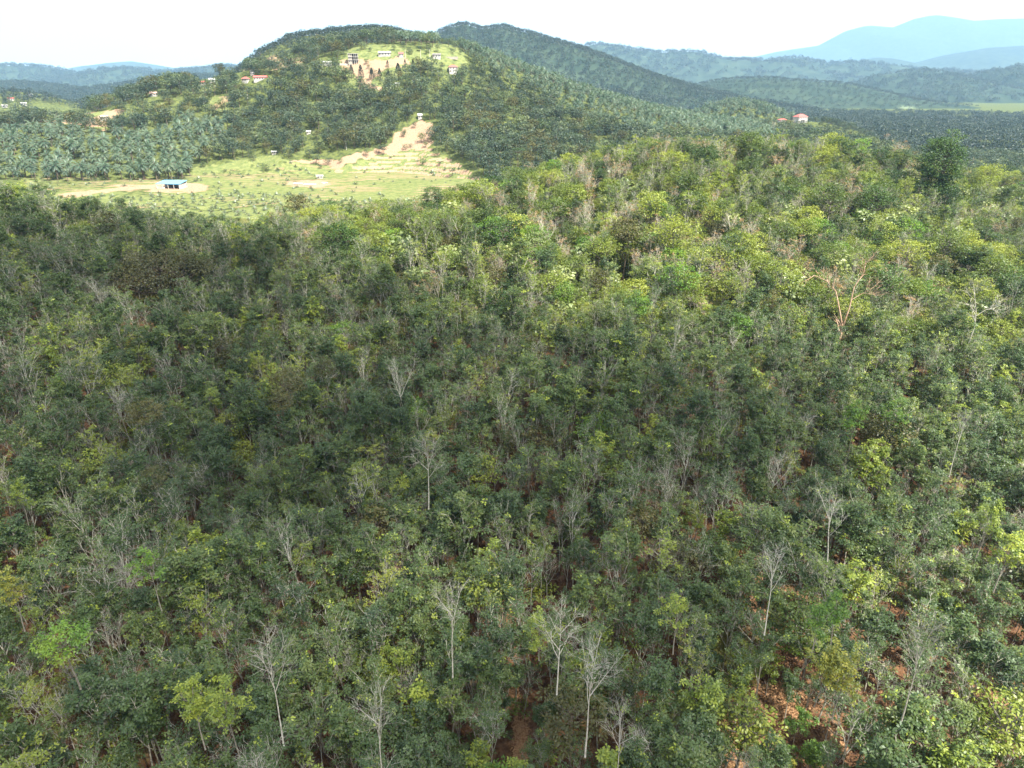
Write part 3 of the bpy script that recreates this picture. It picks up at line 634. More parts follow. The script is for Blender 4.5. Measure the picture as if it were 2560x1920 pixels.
OX, OY, OZ = forked('forked_tree', 2087, 905, 24, [([(0, 0, -.5), (.1, 0, 4), (.2, 0, 9)], .34, .27), ([(.2, 0, 9), (-1.2, 0, 13), (-3, .3, 18), (-5.6, .2, 20.5), (-9, 0, 22)], .25, .07), ([(.2, 0, 9), (.9, 0, 14), (1.1, .2, 19), (2.6, 0, 22.5), (2.4, 0, 26)], .25, .07), ([(1.0, 0, 16), (3.2, 0, 17.5), (5, 0, 18.5)], .1, .05)], 'orangebark', 'tall forked tree with bare orange-pink trunk and spreading pale limbs')
forked('leaning_tree', 2402, 905, 20, [([(0, 0, -.5), (.5, 0, 4), (1.0, 0, 9), (.3, 0, 13), (-1.5, 0, 18)], .22, .07), ([(.6, 0, 12), (2.5, 0, 13.5), (4.5, 0, 13.8)], .08, .04)], 'barebark', 'white crooked bare trunk right of the forked orange tree')

# bare and coloured trees seen singly: (kind, u, v of the crown top, height, label)
SPOT = [('bare', 1005, 905, 17), ('bare', 1060, 1075, 17), ('bare', 1120, 1430, 18), ('bare', 1480, 1610, 18), ('bare', 1400, 1500, 16), ('bare', 2110, 1225, 15), ('bare', 1950, 1380, 15), ('bare', 760, 700, 16), ('bare', 830, 730, 15), ('bare', 930, 1700, 17), ('bare', 660, 1600, 17), ('bare', 2330, 1560, 16), ('bare', 1870, 1850, 9), ('bare', 1120, 540, 14), ('bare', 1560, 1740, 16), ('bare', 620, 1870, 15), ('bare', 2420, 1030, 15),
 ('pinkbare', 1790, 710, 10), ('pinkbare', 2150, 480, 11), ('pinkbare', 2030, 385, 12), ('pinkbare', 1835, 400, 12), ('pinkbare', 2430, 395, 11), ('pinkbare', 2220, 330, 13), ('pinkbare', 1935, 305, 12), ('pinkbare', 1630, 405, 10), ('pinkbare', 1890, 620, 8), ('pinkbare', 1540, 530, 11), ('pinkbare', 70, 590, 13), ('pinkbare', 20, 600, 12),
 ('flush', 90, 790, 13), ('flush', 195, 770, 13), ('flush', 60, 900, 11), ('flush', 300, 820, 10), ('flush', 590, 930, 12), ('flush', 520, 960, 11), ('flush', 260, 960, 11), ('flush', 330, 985, 11), ('flush', 180, 1010, 10), ('flush', 690, 900, 12), ('flush', 2540, 770, 12), ('flush', 2500, 830, 10), ('flush', 640, 870, 12), ('flush', 2490, 1240, 13), ('flush', 2540, 1320, 13), ('flush', 560, 1720, 12), ('flush', 470, 1700, 12), ('flush', 30, 1190, 11), ('flush', 1350, 1520, 10), ('flush', 1700, 1490, 11),
 ('yellow', 10, 1435, 11), ('yellow', 2075, 1600, 12), ('yellow', 2120, 1640, 11), ('brflush', 365, 1375, 12), ('brflush', 2150, 1010, 14), ('brflush', 2240, 1000, 13), ('brflush', 2110, 1480, 11), ('brflush', 2060, 1500, 10), ('brflush', 1550, 735, 11), ('brflush', 1640, 790, 10), ('bright', 1690, 800, 8), ('bright', 1090, 540, 13), ('bright', 1315, 545, 15), ('bright', 1600, 740, 9), ('bright', 1260, 680, 9), ('bright', 150, 1570, 11), ('bright', 1080, 690, 10), ('bright', 2010, 620, 10),
 ('olive', 800, 880, 13), ('olive', 720, 930, 12), ('olive', 350, 1010, 11), ('olive', 1120, 580, 13), ('olive', 2230, 690, 12), ('olive', 2360, 640, 15), ('olive', 2330, 700, 13), ('olive', 370, 1170, 8), ('olive', 700, 960, 12),
 ('macar', 1490, 575, 14), ('macar', 1460, 610, 12), ('macar', 960, 590, 13), ('macar', 1010, 610, 12), ('macar', 2150, 600, 12), ('macar', 1900, 390, 12), ('macar', 1270, 790, 9), ('macar', 1330, 800, 9)] + \
 [('macar', 2330 + 42 * (i % 6) + 17 * (i // 6), 470 + 34 * (i // 6) + 9 * (i % 2), 11) for i in range(30)] + [('macar', 1960 + 40 * i, 455 + 13 * (i % 3), 10) for i in range(8)]
for k, u, v, H in SPOT:
    H *= .84 if k == 'bare' else .8 if k in ('flush', 'yellow', 'brflush', 'bright') else 1.0
    x, y, z = cast(u, v, H)
    if free(x, y): bag.add(k, x, y, z, H / K[k].H); take(x, y, .9)
    if k in ('flush', 'brflush', 'yellow'):
        for _ in range(2):
            x2, y2 = x + rs.uniform(-3.2, 3.2), y + rs.uniform(-3, 3); bag.add(k, x2, y2, near_z(x2, y2), H / K[k].H * rs.uniform(.6, .95)); take(x2, y2, 1.2)

# the forested slope below the drone
GAPS = [(1390, 1440, 45), (1350, 1500, 30), (2245, 1640, 38), (2230, 1740, 40), (2240, 1820, 35), (1910, 1790, 60), (1860, 1560, 38), (1870, 1870, 45), (2510, 1650, 45), (2390, 1680, 28), (1290, 1700, 22), (1300, 1780, 24), (1300, 1870, 26), (1240, 1450, 22), (1015, 865, 26), (1480, 1880, 60), (1560, 1850, 40), (2450, 1560, 30), (2000, 1170, 26), (2250, 1000, 26), (1270, 1620, 20), (2060, 1900, 40), (2420, 1880, 40), (1990, 1460, 22), (1700, 1275, 22), (1620, 1480, 22), (1690, 1690, 25), (600, 1180, 24), (30, 1500, 25), (1560, 700, 30), (1400, 790, 26), (1990, 740, 22), (1150, 720, 26)]
JUNGLE = [(520, 500), (760, 440), (1250, 380), (1500, 280), (1900, 250), (2800, 290), (2800, 880), (2200, 830), (1800, 800), (1500, 820), (1250, 800), (1100, 820), (900, 660), (700, 580)]
gx, gy = jitter_grid(-290, 290, 36, 345, 3.1)
gz = ground_z(gx, gy); cu, cv = project(gx, gy, gz + 10); tu, tv = project(gx, gy, gz + 15)
a_ = gx / np.maximum(gy, 30); Yr_ = np.interp(a_, R_A, RY)
ok = (cu > -170) & (cu < 2730) & (tv < 2060) & (gy < Yr_ + 30)
for gu, gv, gr_ in GAPS:
    gr_ *= .72
    for h in (3, 8, 12):
        pu, pv = project(gx, gy, gz + h); ok &= ((pu - gu) / 1.1) ** 2 + (pv - gv) ** 2 > gr_ ** 2
jg = inpoly(cu, cv, JUNGLE)
lowright = (cu > 1650) & (cv > 1250)
for i in np.nonzero(ok)[0]:
    x, y, z = gx[i], gy[i], gz[i]
    if not free(x, y): continue
    q = rs.rand(); patch = fbm(np.array([x / 22]), np.array([y / 22]), 3)[0]
    q = rs.rand()
    p2_ = fbm(np.array([x / 11 + 50]), np.array([y / 11]), 2)[0]
    if jg[i]:
        k = ('broad' if q < .19 else 'tangle' if q < .28 else 'big' if q < .32 else 'thingreen' if q < .51 else 'thin' if q < .60 else 'rubber' if q < .68 else 'macar' if q < .75 + .11 * (patch > .05)
             else 'pinkbare' if q < .90 else 'bare' if q < .925 else 'bigdeep' if q < .95 else 'bright' if q < .972 else 'flush' if q < .985 else 'olive')
        s = rs.uniform(.5, 1.0) if rs.rand() < .8 else rs.uniform(.95, 1.3)
    else:
        k = ('rubber' if q < .42 else 'thin' if q < .72 else 'bare' if q < .81 else 'flush' if q < .835 + .12 * (p2_ > .10) else 'thingreen' if q < .90 + .04 * (p2_ < -.1)
             else 'olive' if q < .94 else 'broad' if q < .965 else 'tangle' if q < .98 else 'bright' if p2_ > .05 else 'rubber')
        s = rs.uniform(.62, 1.05) if rs.rand() < .85 else rs.uniform(1., 1.22)
        if k == 'bare': s *= .9
    lim = np.interp(cu[i], SK_U, SK_V) + rs.uniform(-6, 22) - (14 if rs.rand() < .08 else 0)
    for _ in range(6):
        if project(x, y, z + K[k].H * s)[1] >= lim: break
        s *= .85
    if s < .3: continue
    bag.add(k, x, y, z, s)
print({k: len(v) for k, v in bag.d.items()})

NEAR = dict(rubber='a rubber tree', bare='a leafless tree', flush='a yellow-green tree', broad='a bushy tree', olive='an olive tree', thin='a thin-crowned tree', macar='a large-leaved tree', pinkbare='a dead tree', bright='a bright green tree', brflush='a lime-green tree', yellow='a yellow tree', tangle='a vine-draped tree', big='a big tree', bigdeep='a dark tree', thingreen='a sparse tree')
ALLP = np.array([(i[0], i[1]) for k in bag.d for i in bag.d[k]]); ALLK = [k for k in bag.d for i in bag.d[k]]
def beside(k, x, y):
    d = (ALLP[:, 0] - x) ** 2 + (ALLP[:, 1] - y) ** 2
    for j in np.argsort(d)[1:9]:
        if ALLK[j] != k and ALLK[j] in NEAR: return ' beside ' + NEAR[ALLK[j]]
    return ''
def spread(k, items, label_stuff, group, maxn=300, cat=None):
    kk = K[k]; A = np.array(items); u, v = project(A[:, 0], A[:, 1], A[:, 2] + kk.H * A[:, 3] * .7)
    inside = (u > -15) & (u < 2575) & (v > -15) & (v < 1935)
    d = np.sqrt(A[:, 0] ** 2 + A[:, 1] ** 2 + (A[:, 2] - CZ) ** 2) + np.where(inside, 0, 1e6)
    o = np.argsort(d); one = [i for i in o[:maxn] if inside[i]]; rest = [i for i in o if i not in set(one)]
    for i in one:
        a_, b_ = sizeword(A[i, 3], A[:, 3].min(), A[:, 3].max()) + DESC[k], where(u[i], v[i]); nb = beside(k, A[i, 0], A[i, 1]) if k in bag.d else ''
        lab = a_ + nb + ' ' + b_
        if len(lab.split()) > 16: lab = a_ + ' ' + b_
        put(kk, A[i, 0], A[i, 1], A[i, 2], rs.randint(len(kk.tm)), rs.uniform(0, 6.283), A[i, 3], lab, group + ' ' + where(u[i], v[i]), tx=rs.uniform(-.05, .05), ty=rs.uniform(-.05, .05))
    if rest:
        B = A[rest]; scatter(kk.name + '_stand', kk, B[:, :3], rs.uniform(0, 6.283, len(B)), B[:, 3], rs.randint(0, len(kk.tm), len(B)), label_stuff, cat or 'trees')
STUFF = dict(rubber='dark grey-green rubber trees filling the rest of the slope', thin='thin-crowned pale-branched trees scattered over the slope', broad='mid-green broadleaf trees massed on the upper slope', flush='more yellow-green trees on the slope', bare='further bare trees on the slope', macar='further large-leaved pale trees on the slope',
             pinkbare='further dead trees on the upper slope', olive='further olive trees on the slope', bright='further bright green trees', big='further big broadleaf trees on the upper slope', tangle='further bushy vine-draped trees', bigolive='further big olive trees', bigdeep='further dark broadleaf trees', thingreen='further sparse yellowish-green trees', layer='further flat-topped trees', yellow='further yellow trees', brflush='further lime trees')
for k, it in bag.d.items(): spread(k, it, STUFF[k], K[k].name.replace('_', ' ') + 's')
# undergrowth beneath
sx, sy = jitter_grid(-280, 280, 36, 330, 3.6, .5); sz = ground_z(sx, sy); su, sv = project(sx, sy, sz)
inj = inpoly(su, sv, JUNGLE); keep = (su > -100) & (su < 2660) & (sv < 2050) & (sy < np.interp(sx / np.maximum(sy, 30), R_A, RY) + 60)
keep &= (inj & (rs.rand(len(sx)) < .8)) | ((fbm(sx / 14, sy / 14, 3) > .02) & (rs.rand(len(sx)) < np.where((su > 1500) & (sv > 1200), .5, .7)))
scatter('undergrowth', K['shrub'], np.stack([sx, sy, sz], 1)[keep], rs.uniform(0, 6.28, keep.sum()), rs.uniform(.5, 1.5, keep.sum()), rs.randint(0, 4, keep.sum()), 'low leafy undergrowth beneath the trees', 'undergrowth')

# ------------------------------------------------------------------ the hill across the valley
def visible(x, y, z, h):
    ok = np.ones(len(x), bool)
    for t in np.linspace(.25, .985, 36):
        px, py, pz = x * t, y * t, CZ + (z + h - CZ) * t
        ok &= pz > ground_z(px, py) - 2
        for L in (main, peak, ridge): ok &= pz > L.z(px, py) - 3
    return ok
BUILD_CLEAR = []      # (u0,u1,v0,v1) windows kept free of trees in front of buildings
exec_buildings = []
hbag = Bag()
CLEARINGS = [CLEAR_TOP, YELLOWF, LEFTBARE, HILLOCK, SLIDE, STRIP, TERR, VALLEY, GREENB]
WIN = [(955, 985, 120, 150), (870, 905, 118, 165), (800, 835, 140, 165), (930, 1150, 128, 150), (1110, 1150, 155, 190), (515, 545, 158, 190), (555, 610, 160, 180), (600, 680, 180, 215), (475, 510, 175, 197), (520, 545, 195, 210), (1980, 2035, 270, 306), (1940, 1978, 283, 306), (640, 660, 330, 335), (760, 785, 315, 340), (680, 700, 372, 386), (370, 400, 228, 245), (430, 450, 232, 255), (985, 1005, 205, 216), (1040, 1062, 280, 300), (240, 270, 287, 300), (500, 512, 208, 220)]
def hill_scatter(L, s, y0, y1, fn=None):
    x, y = jitter_grid(max(L.X[0] - 60, -1.0 * y1), min(L.X[-1] + 60, 1.0 * y1), y0, y1, s); z = (fn or L.z)(x, y); g = top_z(x, y)
    u, v = project(x, y, z + 4); k = (np.abs(z - g) < .6) & (z > ground_z(x, y) + .3) & (u > -40) & (u < 2600) & (v < 560)
    x, y, z, u, v = [q[k] for q in (x, y, z, u, v)]
    k = visible(x, y, z, 7); return [q[k] for q in (x, y, z, u, v)]
x, y, z, u, v = hill_scatter(main, 6.9, 400, 760, main_z)
wob = 9 * fbm(x / 14, y / 14, 3); uu, vv = u + 1.6 * wob, v + wob
for i in range(len(x)):
    p = (uu[i], vv[i]); ub, vb = project(x[i], y[i], z[i])
    if any(a - 3 < u[i] < b + 3 and c - 2 < v[i] < d + 9 for a, b, c, d in WIN): continue
    inc = [j for j, P in enumerate(CLEARINGS) if inpoly(np.array([ub + 1.6 * wob[i]]), np.array([vb + wob[i]]), P)[0]]
    if inc:
        if rs.rand() < (.6, .15, .15, .2, .5, .2, .06, .06, .4)[inc[0]]: hbag.add('hillg' if rs.rand() < .5 else 'hill', x[i], y[i], z[i], rs.uniform(.25, .7))
        continue
    if inpoly(np.array([p[0]]), np.array([p[1]]), PALML)[0]: continue
    if inpoly(np.array([p[0]]), np.array([p[1]]), PALMR)[0]:
        if rs.rand() < .95: hbag.add('palmR', x[i], y[i], z[i], rs.uniform(.7, .95))
        continue
    gap = fbm(x[i:i + 1] / 30 + 7, y[i:i + 1] / 30, 3)[0]
    if gap > .14 and rs.rand() < .6: continue
    q = rs.rand(); k = 'hill' if q < .74 else 'hillg' if q < .88 else 'hillo'
    hbag.add(k, x[i], y[i], z[i], rs.uniform(.65, 1.3))
# oil palms on the left, in the valley mouth and up the flank
px, py = jitter_grid(-420, -100, 430, 640, 7.4, .22); pz = top_z(px, py); pu, pv = project(px, py, pz + 7)
w2 = 6 * fbm(px / 14, py / 14, 3); k = inpoly(pu + w2, pv + w2, PALML) & (pu > -40); k[k] &= visible(px[k], py[k], pz[k], 10)
for a, b, c in zip(px[k], py[k], pz[k]): hbag.add('palm', a, b, c, rs.uniform(.7, 1.22))
# young palms on the terraces and the valley floor
tx_, ty_ = jitter_grid(-330, 60, 300, 620, 5.2, .3); tz_ = top_z(tx_, ty_); tu_, tv_ = project(tx_, ty_, tz_)
k = (inpoly(tu_, tv_, TERR) | inpoly(tu_, tv_, VALLEY)) & ~(((tu_ - 430) / 90) ** 2 + ((tv_ - 468) / 14) ** 2 < 1) & ~((np.abs(tv_ - 478) < 12) & (tu_ > 150) & (tu_ < 360)) & ~(((tu_ - 770) / 50) ** 2 + ((tv_ - 456) / 12) ** 2 < 1)
k &= (rs.rand(len(tx_)) < np.where(inpoly(tu_, tv_, TERR), .12, np.where(tv_ > 485, .95, .3))); k[k] &= visible(tx_[k], ty_[k], tz_[k], 2)
for a, b, c in zip(tx_[k], ty_[k], tz_[k]): hbag.add('ypalm', a, b, c, rs.uniform(.6, 1.25))
qx, qy = jitter_grid(-200, 40, 380, 560, 2.4, .4); qz = main_z(qx, qy); qu, qv = project(qx, qy, qz); q1 = main.z(qx, qy) / 2.3; q1 = q1 - np.floor(q1)
k = inpoly(qu, qv, TERR) & (qz > ground_z(qx, qy)) & (q1 > .3) & (q1 < .52) & (rs.rand(len(qx)) < .6); k[k] &= visible(qx[k], qy[k], qz[k], 2)
for a, b, c in zip(qx[k], qy[k], qz[k]): hbag.add('ypalm', a, b, c, rs.uniform(.4, .85))
K['palmR'] = K['palm']; DESC['palmR'] = 'oil palm'
for k, lab, grp in (('hill', 'dark round trees covering the hill across the valley', 'dark trees on the hill'), ('hillg', 'light green trees among the dark trees of the hill', 'light trees on the hill'), ('hillo', 'brownish trees on the hill', 'brownish trees on the hill'), ('palm', 'further oil palms on the left flank of the hill', 'oil palms in the plantation left of the hill'), ('ypalm', 'further young palms on the valley floor and terraces', 'young palms on the terraces')):
    def where(u, v, k=k):
        h = ('left end', 'left part', 'middle', 'right part', 'right end')[int(min(4.9, max(0, u / 1500 * 5)))]
        d = 'hilltop' if v < 180 else 'upper hillside' if v < 240 else 'middle hillside' if v < 310 else 'lower hillside' if v < 390 else 'foot of the hill'
        return f'at the {d}, {h}' if k != 'ypalm' else f'on the terraced valley field, {h}'
    spread(k, hbag.d[k], lab, grp)
P = np.array(hbag.d['palmR']); scatter('palm_slope', K['palm'], P[:, :3], rs.uniform(0, 6.28, len(P)), P[:, 3], rs.randint(0, 4, len(P)), 'oil palms covering the right shoulder of the hill', 'palms')

# ------------------------------------------------------------------ forests further off: read as one mass each
def far_mass(name, L, s, y0, y1, size, label, kind='far', thin=None):
    x, y = jitter_grid(L.X[0] - 40, L.X[-1] + 40, y0, y1, s); z = L.z(x, y); g = top_z(x, y)
    u, v = project(x, y, z + 5); k = (z > g - .6) & (u > -30) & (u < 2590) & (z > ground_z(x, y) + .2)
    if thin is not None: k &= fbm(x / 60, y / 60, 3) < thin
    x, y, z = x[k], y[k], z[k]; k = visible(x, y, z, 8); P = np.stack([x, y, z], 1)[k]; n = len(P); P[:, 2] -= 1.6 * size if size > 1.5 else 0
    scatter(name, K[kind], P, rs.uniform(0, 6.28, n), rs.uniform(.7, 1.25, n) * size, rs.randint(0, 4, n), label, 'forest'); print(name, n)
far_mass('peak_forest', peak, 7.0, 660, 1050, .85, 'dark blue-green forest on the peak behind the hilltop houses')
far_mass('knoll_forest', knoll, 6.5, 740, 900, .8, 'dark palms and trees on the small knoll by the red-roofed house', 'palm')
x, y = jitter_grid(houserise.X[0] - 40, houserise.X[-1] + 40, 590, 790, 6.5); z = houserise.z(x, y); u, v = project(x, y, z + 6)
k = (z > ground_z(x, y)) & ((y > 715) | (u < 1925) | (u > 2050) | ((v > 312) & (y < 660))); x, y, z = x[k], y[k], z[k]
scatter('house_rise_trees', K['hill'], np.stack([x, y, z], 1), rs.uniform(0, 6.28, len(x)), rs.uniform(.35, .75, len(x)), rs.randint(0, 5, len(x)), 'trees around the red-roofed house beyond the crest', 'trees')
far_mass('ridge_forest', ridge, 13, 1300, 2050, 1.25, 'bluish forest on the long ridge behind the hill')
far_mass('village_hill_forest', leftnear, 10, 900, 1250, 1., 'scattered trees on the low hill at far left', thin=.1)
far_mass('wooded_hill_forest', left1, 17, 1850, 2650, 1.6, 'blue-green forest on the hills at left')
far_mass('plantation_rows', palmhill, 19, 1760, 2400, .95, 'rows of palms dotted over the pale plantation hill')
far_mass('rolling_hill_forest', right2, 36, 3650, 4700, 3.2, 'pale bluish woods on the rolling hills at right', thin=.06)
far_mass('far_hill_forest', left2, 36, 3650, 4700, 3.2, 'pale blue woods on the far hills at left', thin=.15)
far_mass('right_hill_forest', right1, 22, 2330, 3150, 2.0, 'bluish forest on the hills at far right', thin=.12)
# the plain at right, between crest and far hills
x, y = jitter_grid(-650, 1900, 330, 2000, 11); z = ground_z(x, y); g = land_z(x, y); u, v = project(x, y, z + 5)
k = (z >= g - .2) & (u > -30) & (u < 2590) & ((u > 1230) | (y > 760)) & ~((y < 760) & inpoly(u, v, VALLEY)) & (fbm(x / 120, y / 120, 3) < .3)
k &= ~((u > 1900) & (u < 2120) & (y < 720) & (v > 268) & (v < 330))
x, y, z = x[k], y[k], z[k]; k = visible(x, y, z, 8); x, y, z = x[k], y[k], z[k]; n = len(x); print('plain', n)
nearp = y < 620
P = np.stack([x, y, z], 1)[~nearp]; n = len(P)
scatter('plain_forest', K['far'], P, rs.uniform(0, 6.28, n), rs.uniform(.7, 1.3, n), rs.randint(0, 4, n), 'dark forest spread over the plain beyond the crest', 'forest')
P = np.stack([x, y, z], 1)[nearp]; scatter('valley_trees', K['hill'], P, rs.uniform(0, 6.28, len(P)), rs.uniform(.7, 1.2, len(P)), rs.randint(0, 5, len(P)), 'grey-green trees in the valley just behind the crest', 'trees')

x, y = jitter_grid(-2500, 3400, 2000, 4300, 30); z = ground_z(x, y); g = land_z(x, y); u, v = project(x, y, z + 5)
k = (z >= g - .2) & (u > -30) & (u < 2590) & (fbm(x / 300, y / 300, 3) < .4); x, y, z = x[k], y[k], z[k]; k = visible(x, y, z, 10); P = np.stack([x, y, z], 1)[k]
scatter('far_plain_forest', K['far'], P, rs.uniform(0, 6.28, len(P)), rs.uniform(1.2, 2.4, len(P)), rs.randint(0, 4, len(P)), 'hazy woods at the far end of the plain', 'forest')

# ------------------------------------------------------------------ buildings
def part(name, g, mat, parent): return link(bpy.data.objects.new(name, g.mesh(name, mat)), parent)
def boxg(*a):
    g = Geo(); g.box(*a); return g
def hip(w, d, h, z, o=.5, ridge_=.4):
    g = Geo(); a, b = w / 2 + o, d / 2 + o; r_ = w / 2 * ridge_
    g.poly([(-a, -b, z), (a, -b, z), (a, b, z), (-a, b, z), (-r_, 0, z + h), (r_, 0, z + h)], [(0, 1, 5, 4), (2, 3, 4, 5), (1, 2, 5), (3, 0, 4), (3, 2, 1, 0)]); return g
def gable(w, d, h, z, o=.5):
    g = Geo(); a, b = w / 2 + o, d / 2 + o
    g.poly([(-a, -b, z), (a, -b, z), (a, b, z), (-a, b, z), (-a, 0, z + h), (a, 0, z + h)], [(0, 1, 5, 4), (2, 3, 4, 5), (1, 2, 5), (3, 0, 4), (3, 2, 1, 0)]); return g
def root(name, u, v, label, cat, rz=0., Yfix=None):
    x, y, z = cast(u, v, 0, 330) if Yfix is None else (lambda p: (float(p[0]), Yfix, float(p[2])))(at(u, v, Yfix))
    e = bpy.data.objects.new(name, None); e.location = (x, y, z); e.rotation_euler = (0, 0, rz); link(e); tag(e, label, cat); e.scale = (.82,) * 3 if name == 'open_shed' else (.68,) * 3; return e
def windows(e, w, d, floors, fh, n, z0=1., ww=1.1, wh=1.3, side=True):
    for f in range(floors):
        for k in range(n):
            cx_ = -w / 2 + w * (k + .5) / n; zz = z0 + f * fh
            fr = part('window', boxg(cx_ - ww / 2 - .1, cx_ + ww / 2 + .1, -d / 2 - .06, -d / 2 + .02, zz - .1, zz + wh + .1), 'white', e)
            part('pane', boxg(cx_ - ww / 2, cx_ + ww / 2, -d / 2 - .08, -d / 2 - .062, zz, zz + wh), 'glass', fr)
        if side:
            for k in range(2):
                cy_ = -d / 2 + d * (k + .5) / 2; zz = z0 + f * fh
                fr = part('window', boxg(w / 2 - .02, w / 2 + .06, cy_ - ww / 2 - .1, cy_ + ww / 2 + .1, zz - .1, zz + wh + .1), 'white', e)
                part('pane', boxg(w / 2 + .062, w / 2 + .08, cy_ - ww / 2, cy_ + ww / 2, zz, zz + wh), 'glass', fr)
def house(name, u, v, w, d, floors, roof, label, rz=0., wall='white', fh=2.9, n=3, rh=1.8, kind='hip', Yfix=None, cat='house'):
    e = root(name, u, v, label, cat, rz, Yfix); H = floors * fh
    part('wall', boxg(-w / 2, w / 2, -d / 2, d / 2, -3, H), wall, e)
    r_ = (hip if kind == 'hip' else gable)(w, d, rh, H, .6) if kind != 'flat' else boxg(-w / 2 - .4, w / 2 + .4, -d / 2 - .4, d / 2 + .4, H, H + .35)
    part('roof', r_, roof, e); windows(e, w, d, floors, fh, n)
    part('door', boxg(-w / 2 + .4, -w / 2 + 1.3, -d / 2 - .05, -d / 2 + .02, 0, 2.1), 'wood', e); return e
# open shed with blue roof in the valley
e = root('open_shed', 430, 470, 'long open shed with light blue roof in the valley clearing', 'shed', R(-6))
g = Geo(); g.poly([(-8.5, -4.5, 3.2), (8.5, -4.5, 3.2), (9.2, 4.5, 4.6), (-7.4, 4.5, 4.6), (-8.5, -4.5, 3.05), (8.5, -4.5, 3.05), (9.2, 4.5, 4.45), (-7.4, 4.5, 4.45)], [(0, 1, 2, 3), (7, 6, 5, 4), (0, 4, 5, 1), (1, 5, 6, 2), (2, 6, 7, 3), (3, 7, 4, 0)]); part('roof', g, 'blueroof', e)
for px_ in (-8, -4, 0, 4, 8): part('post', boxg(px_ - .12, px_ + .12, -4.3, -4.06, -1, 3.0), 'pole', e)
part('back_wall', boxg(-7.4, 8.8, 3.9, 4.1, -1, 4.4), 'white', e); part('side_wall', boxg(7.4, 8.2, -4.0, 3.85, -1, 3.0), 'white', e); part('low_wall', boxg(-8.1, -2.5, -4.0, -3.85, -1, 1.2), 'white', e); part('tank', boxg(-2, 1.4, -1.5, 1.5, -1, 2), 'dark', e)
house('valley_hut', 800, 446, 5, 4, 1, 'zinc', 'tiny white hut at the foot of the terraced field', .2, kind='gable', n=2, cat='hut', fh=2.1, rh=1.)
for i, (u_, v_, w_) in enumerate(((745, 460, 8), (775, 462, 10), (812, 458, 5))):
    e = root('tarpaulin', u_, v_, ['white ground sheet at the left of the valley clearing', 'largest white ground sheet in the valley clearing', 'small white ground sheet nearest the hut'][i], 'tarpaulin', .1 * i)
    g = Geo(); r_ = random.Random(i); g.poly([(-w_ / 2 + w_ * a / 6, -2 + 4 * b / 3, .25 + r_.uniform(0, .35)) for b in range(4) for a in range(7)] + [(-w_ / 2 + w_ * a / 6, -2 + 4 * b / 3, -.3) for b in range(4) for a in range(7)], [(b * 7 + a, b * 7 + a + 1, b * 7 + a + 8, b * 7 + a + 7) for b in range(3) for a in range(6)]); part('sheet', g, 'tarp', e)
# three storey concrete house with open floors
e = root('concrete_house', 884, 158, 'three-storey unfinished concrete house with flat slab roof on the hilltop', 'house', R(8))
for f in range(3):
    part('slab', boxg(-6.2, 6.2, -4, 4, f * 3.3 + 2.95, f * 3.3 + 3.3), 'white', e)
    part('wall', boxg(-5.6, -1.2, -3.4, 3.6, f * 3.3 - (3 if f == 0 else 0), f * 3.3 + 2.95), 'cream', e)
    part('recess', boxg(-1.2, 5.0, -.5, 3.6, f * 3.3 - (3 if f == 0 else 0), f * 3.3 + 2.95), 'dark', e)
    for px_ in (1.2, 3.4, 5.6): part('column', boxg(px_ - .2, px_ + .2, -3.6, -3.2, f * 3.3 - (3 if f == 0 else 0), f * 3.3 + 2.95), 'white', e)
    for cx_ in (-4.4, -2.4):
        fr = part('window', boxg(cx_ - .7, cx_ + .7, -3.47, -3.38, f * 3.3 + .9, f * 3.3 + 2.4), 'white', e); part('pane', boxg(cx_ - .55, cx_ + .55, -3.5, -3.475, f * 3.3 + 1.05, f * 3.3 + 2.25), 'glass', fr)
house('bungalow', 818, 163, 10, 6, 1, 'zinc', 'low white bungalow left of the concrete house', .1, kind='gable', rh=1.4)
house('long_building', 962, 139, 14, 5, 1, 'white', 'long white-roofed building beside a round tree on the hilltop', -.12, kind='gable', rh=1.6, n=4, cat='building')
house('row_house', 1092, 144, 9, 5, 1, 'greyroof', 'low white row house with grey roof at the hilltop right', 0, kind='gable', rh=1.5)
house('tiny_house', 1003, 142, 5, 4, 1, 'redroof', 'tiny red-roofed house beside the hilltop road', .1, kind='gable', n=2)
house('villa', 1133, 182, 10, 7, 2, 'redroof', 'two-storey red-roofed villa among trees right of the hilltop clearing', .25, rh=2.2)
e = root('boundary_wall', 1124, 147, 'pale boundary wall along the hilltop road, right end', 'wall', 0); part('wall', boxg(-10, 10, -.12, .12, -1, 1.8), 'cream', e); part('coping', boxg(-10.1, 10.1, -.2, .2, 1.8, 1.95), 'white', e)
e = root('retaining_wall', 860, 163, 'white retaining wall below the concrete house', 'wall', .05); part('wall', boxg(-12, 6, -.3, .3, -2, 1.6), 'white', e)
for px_ in (-10, -7, -4, -1, 2, 5): part('pier', boxg(px_ - .35, px_ + .35, -.5, -.302, -2, 2.2), 'concrete', e)
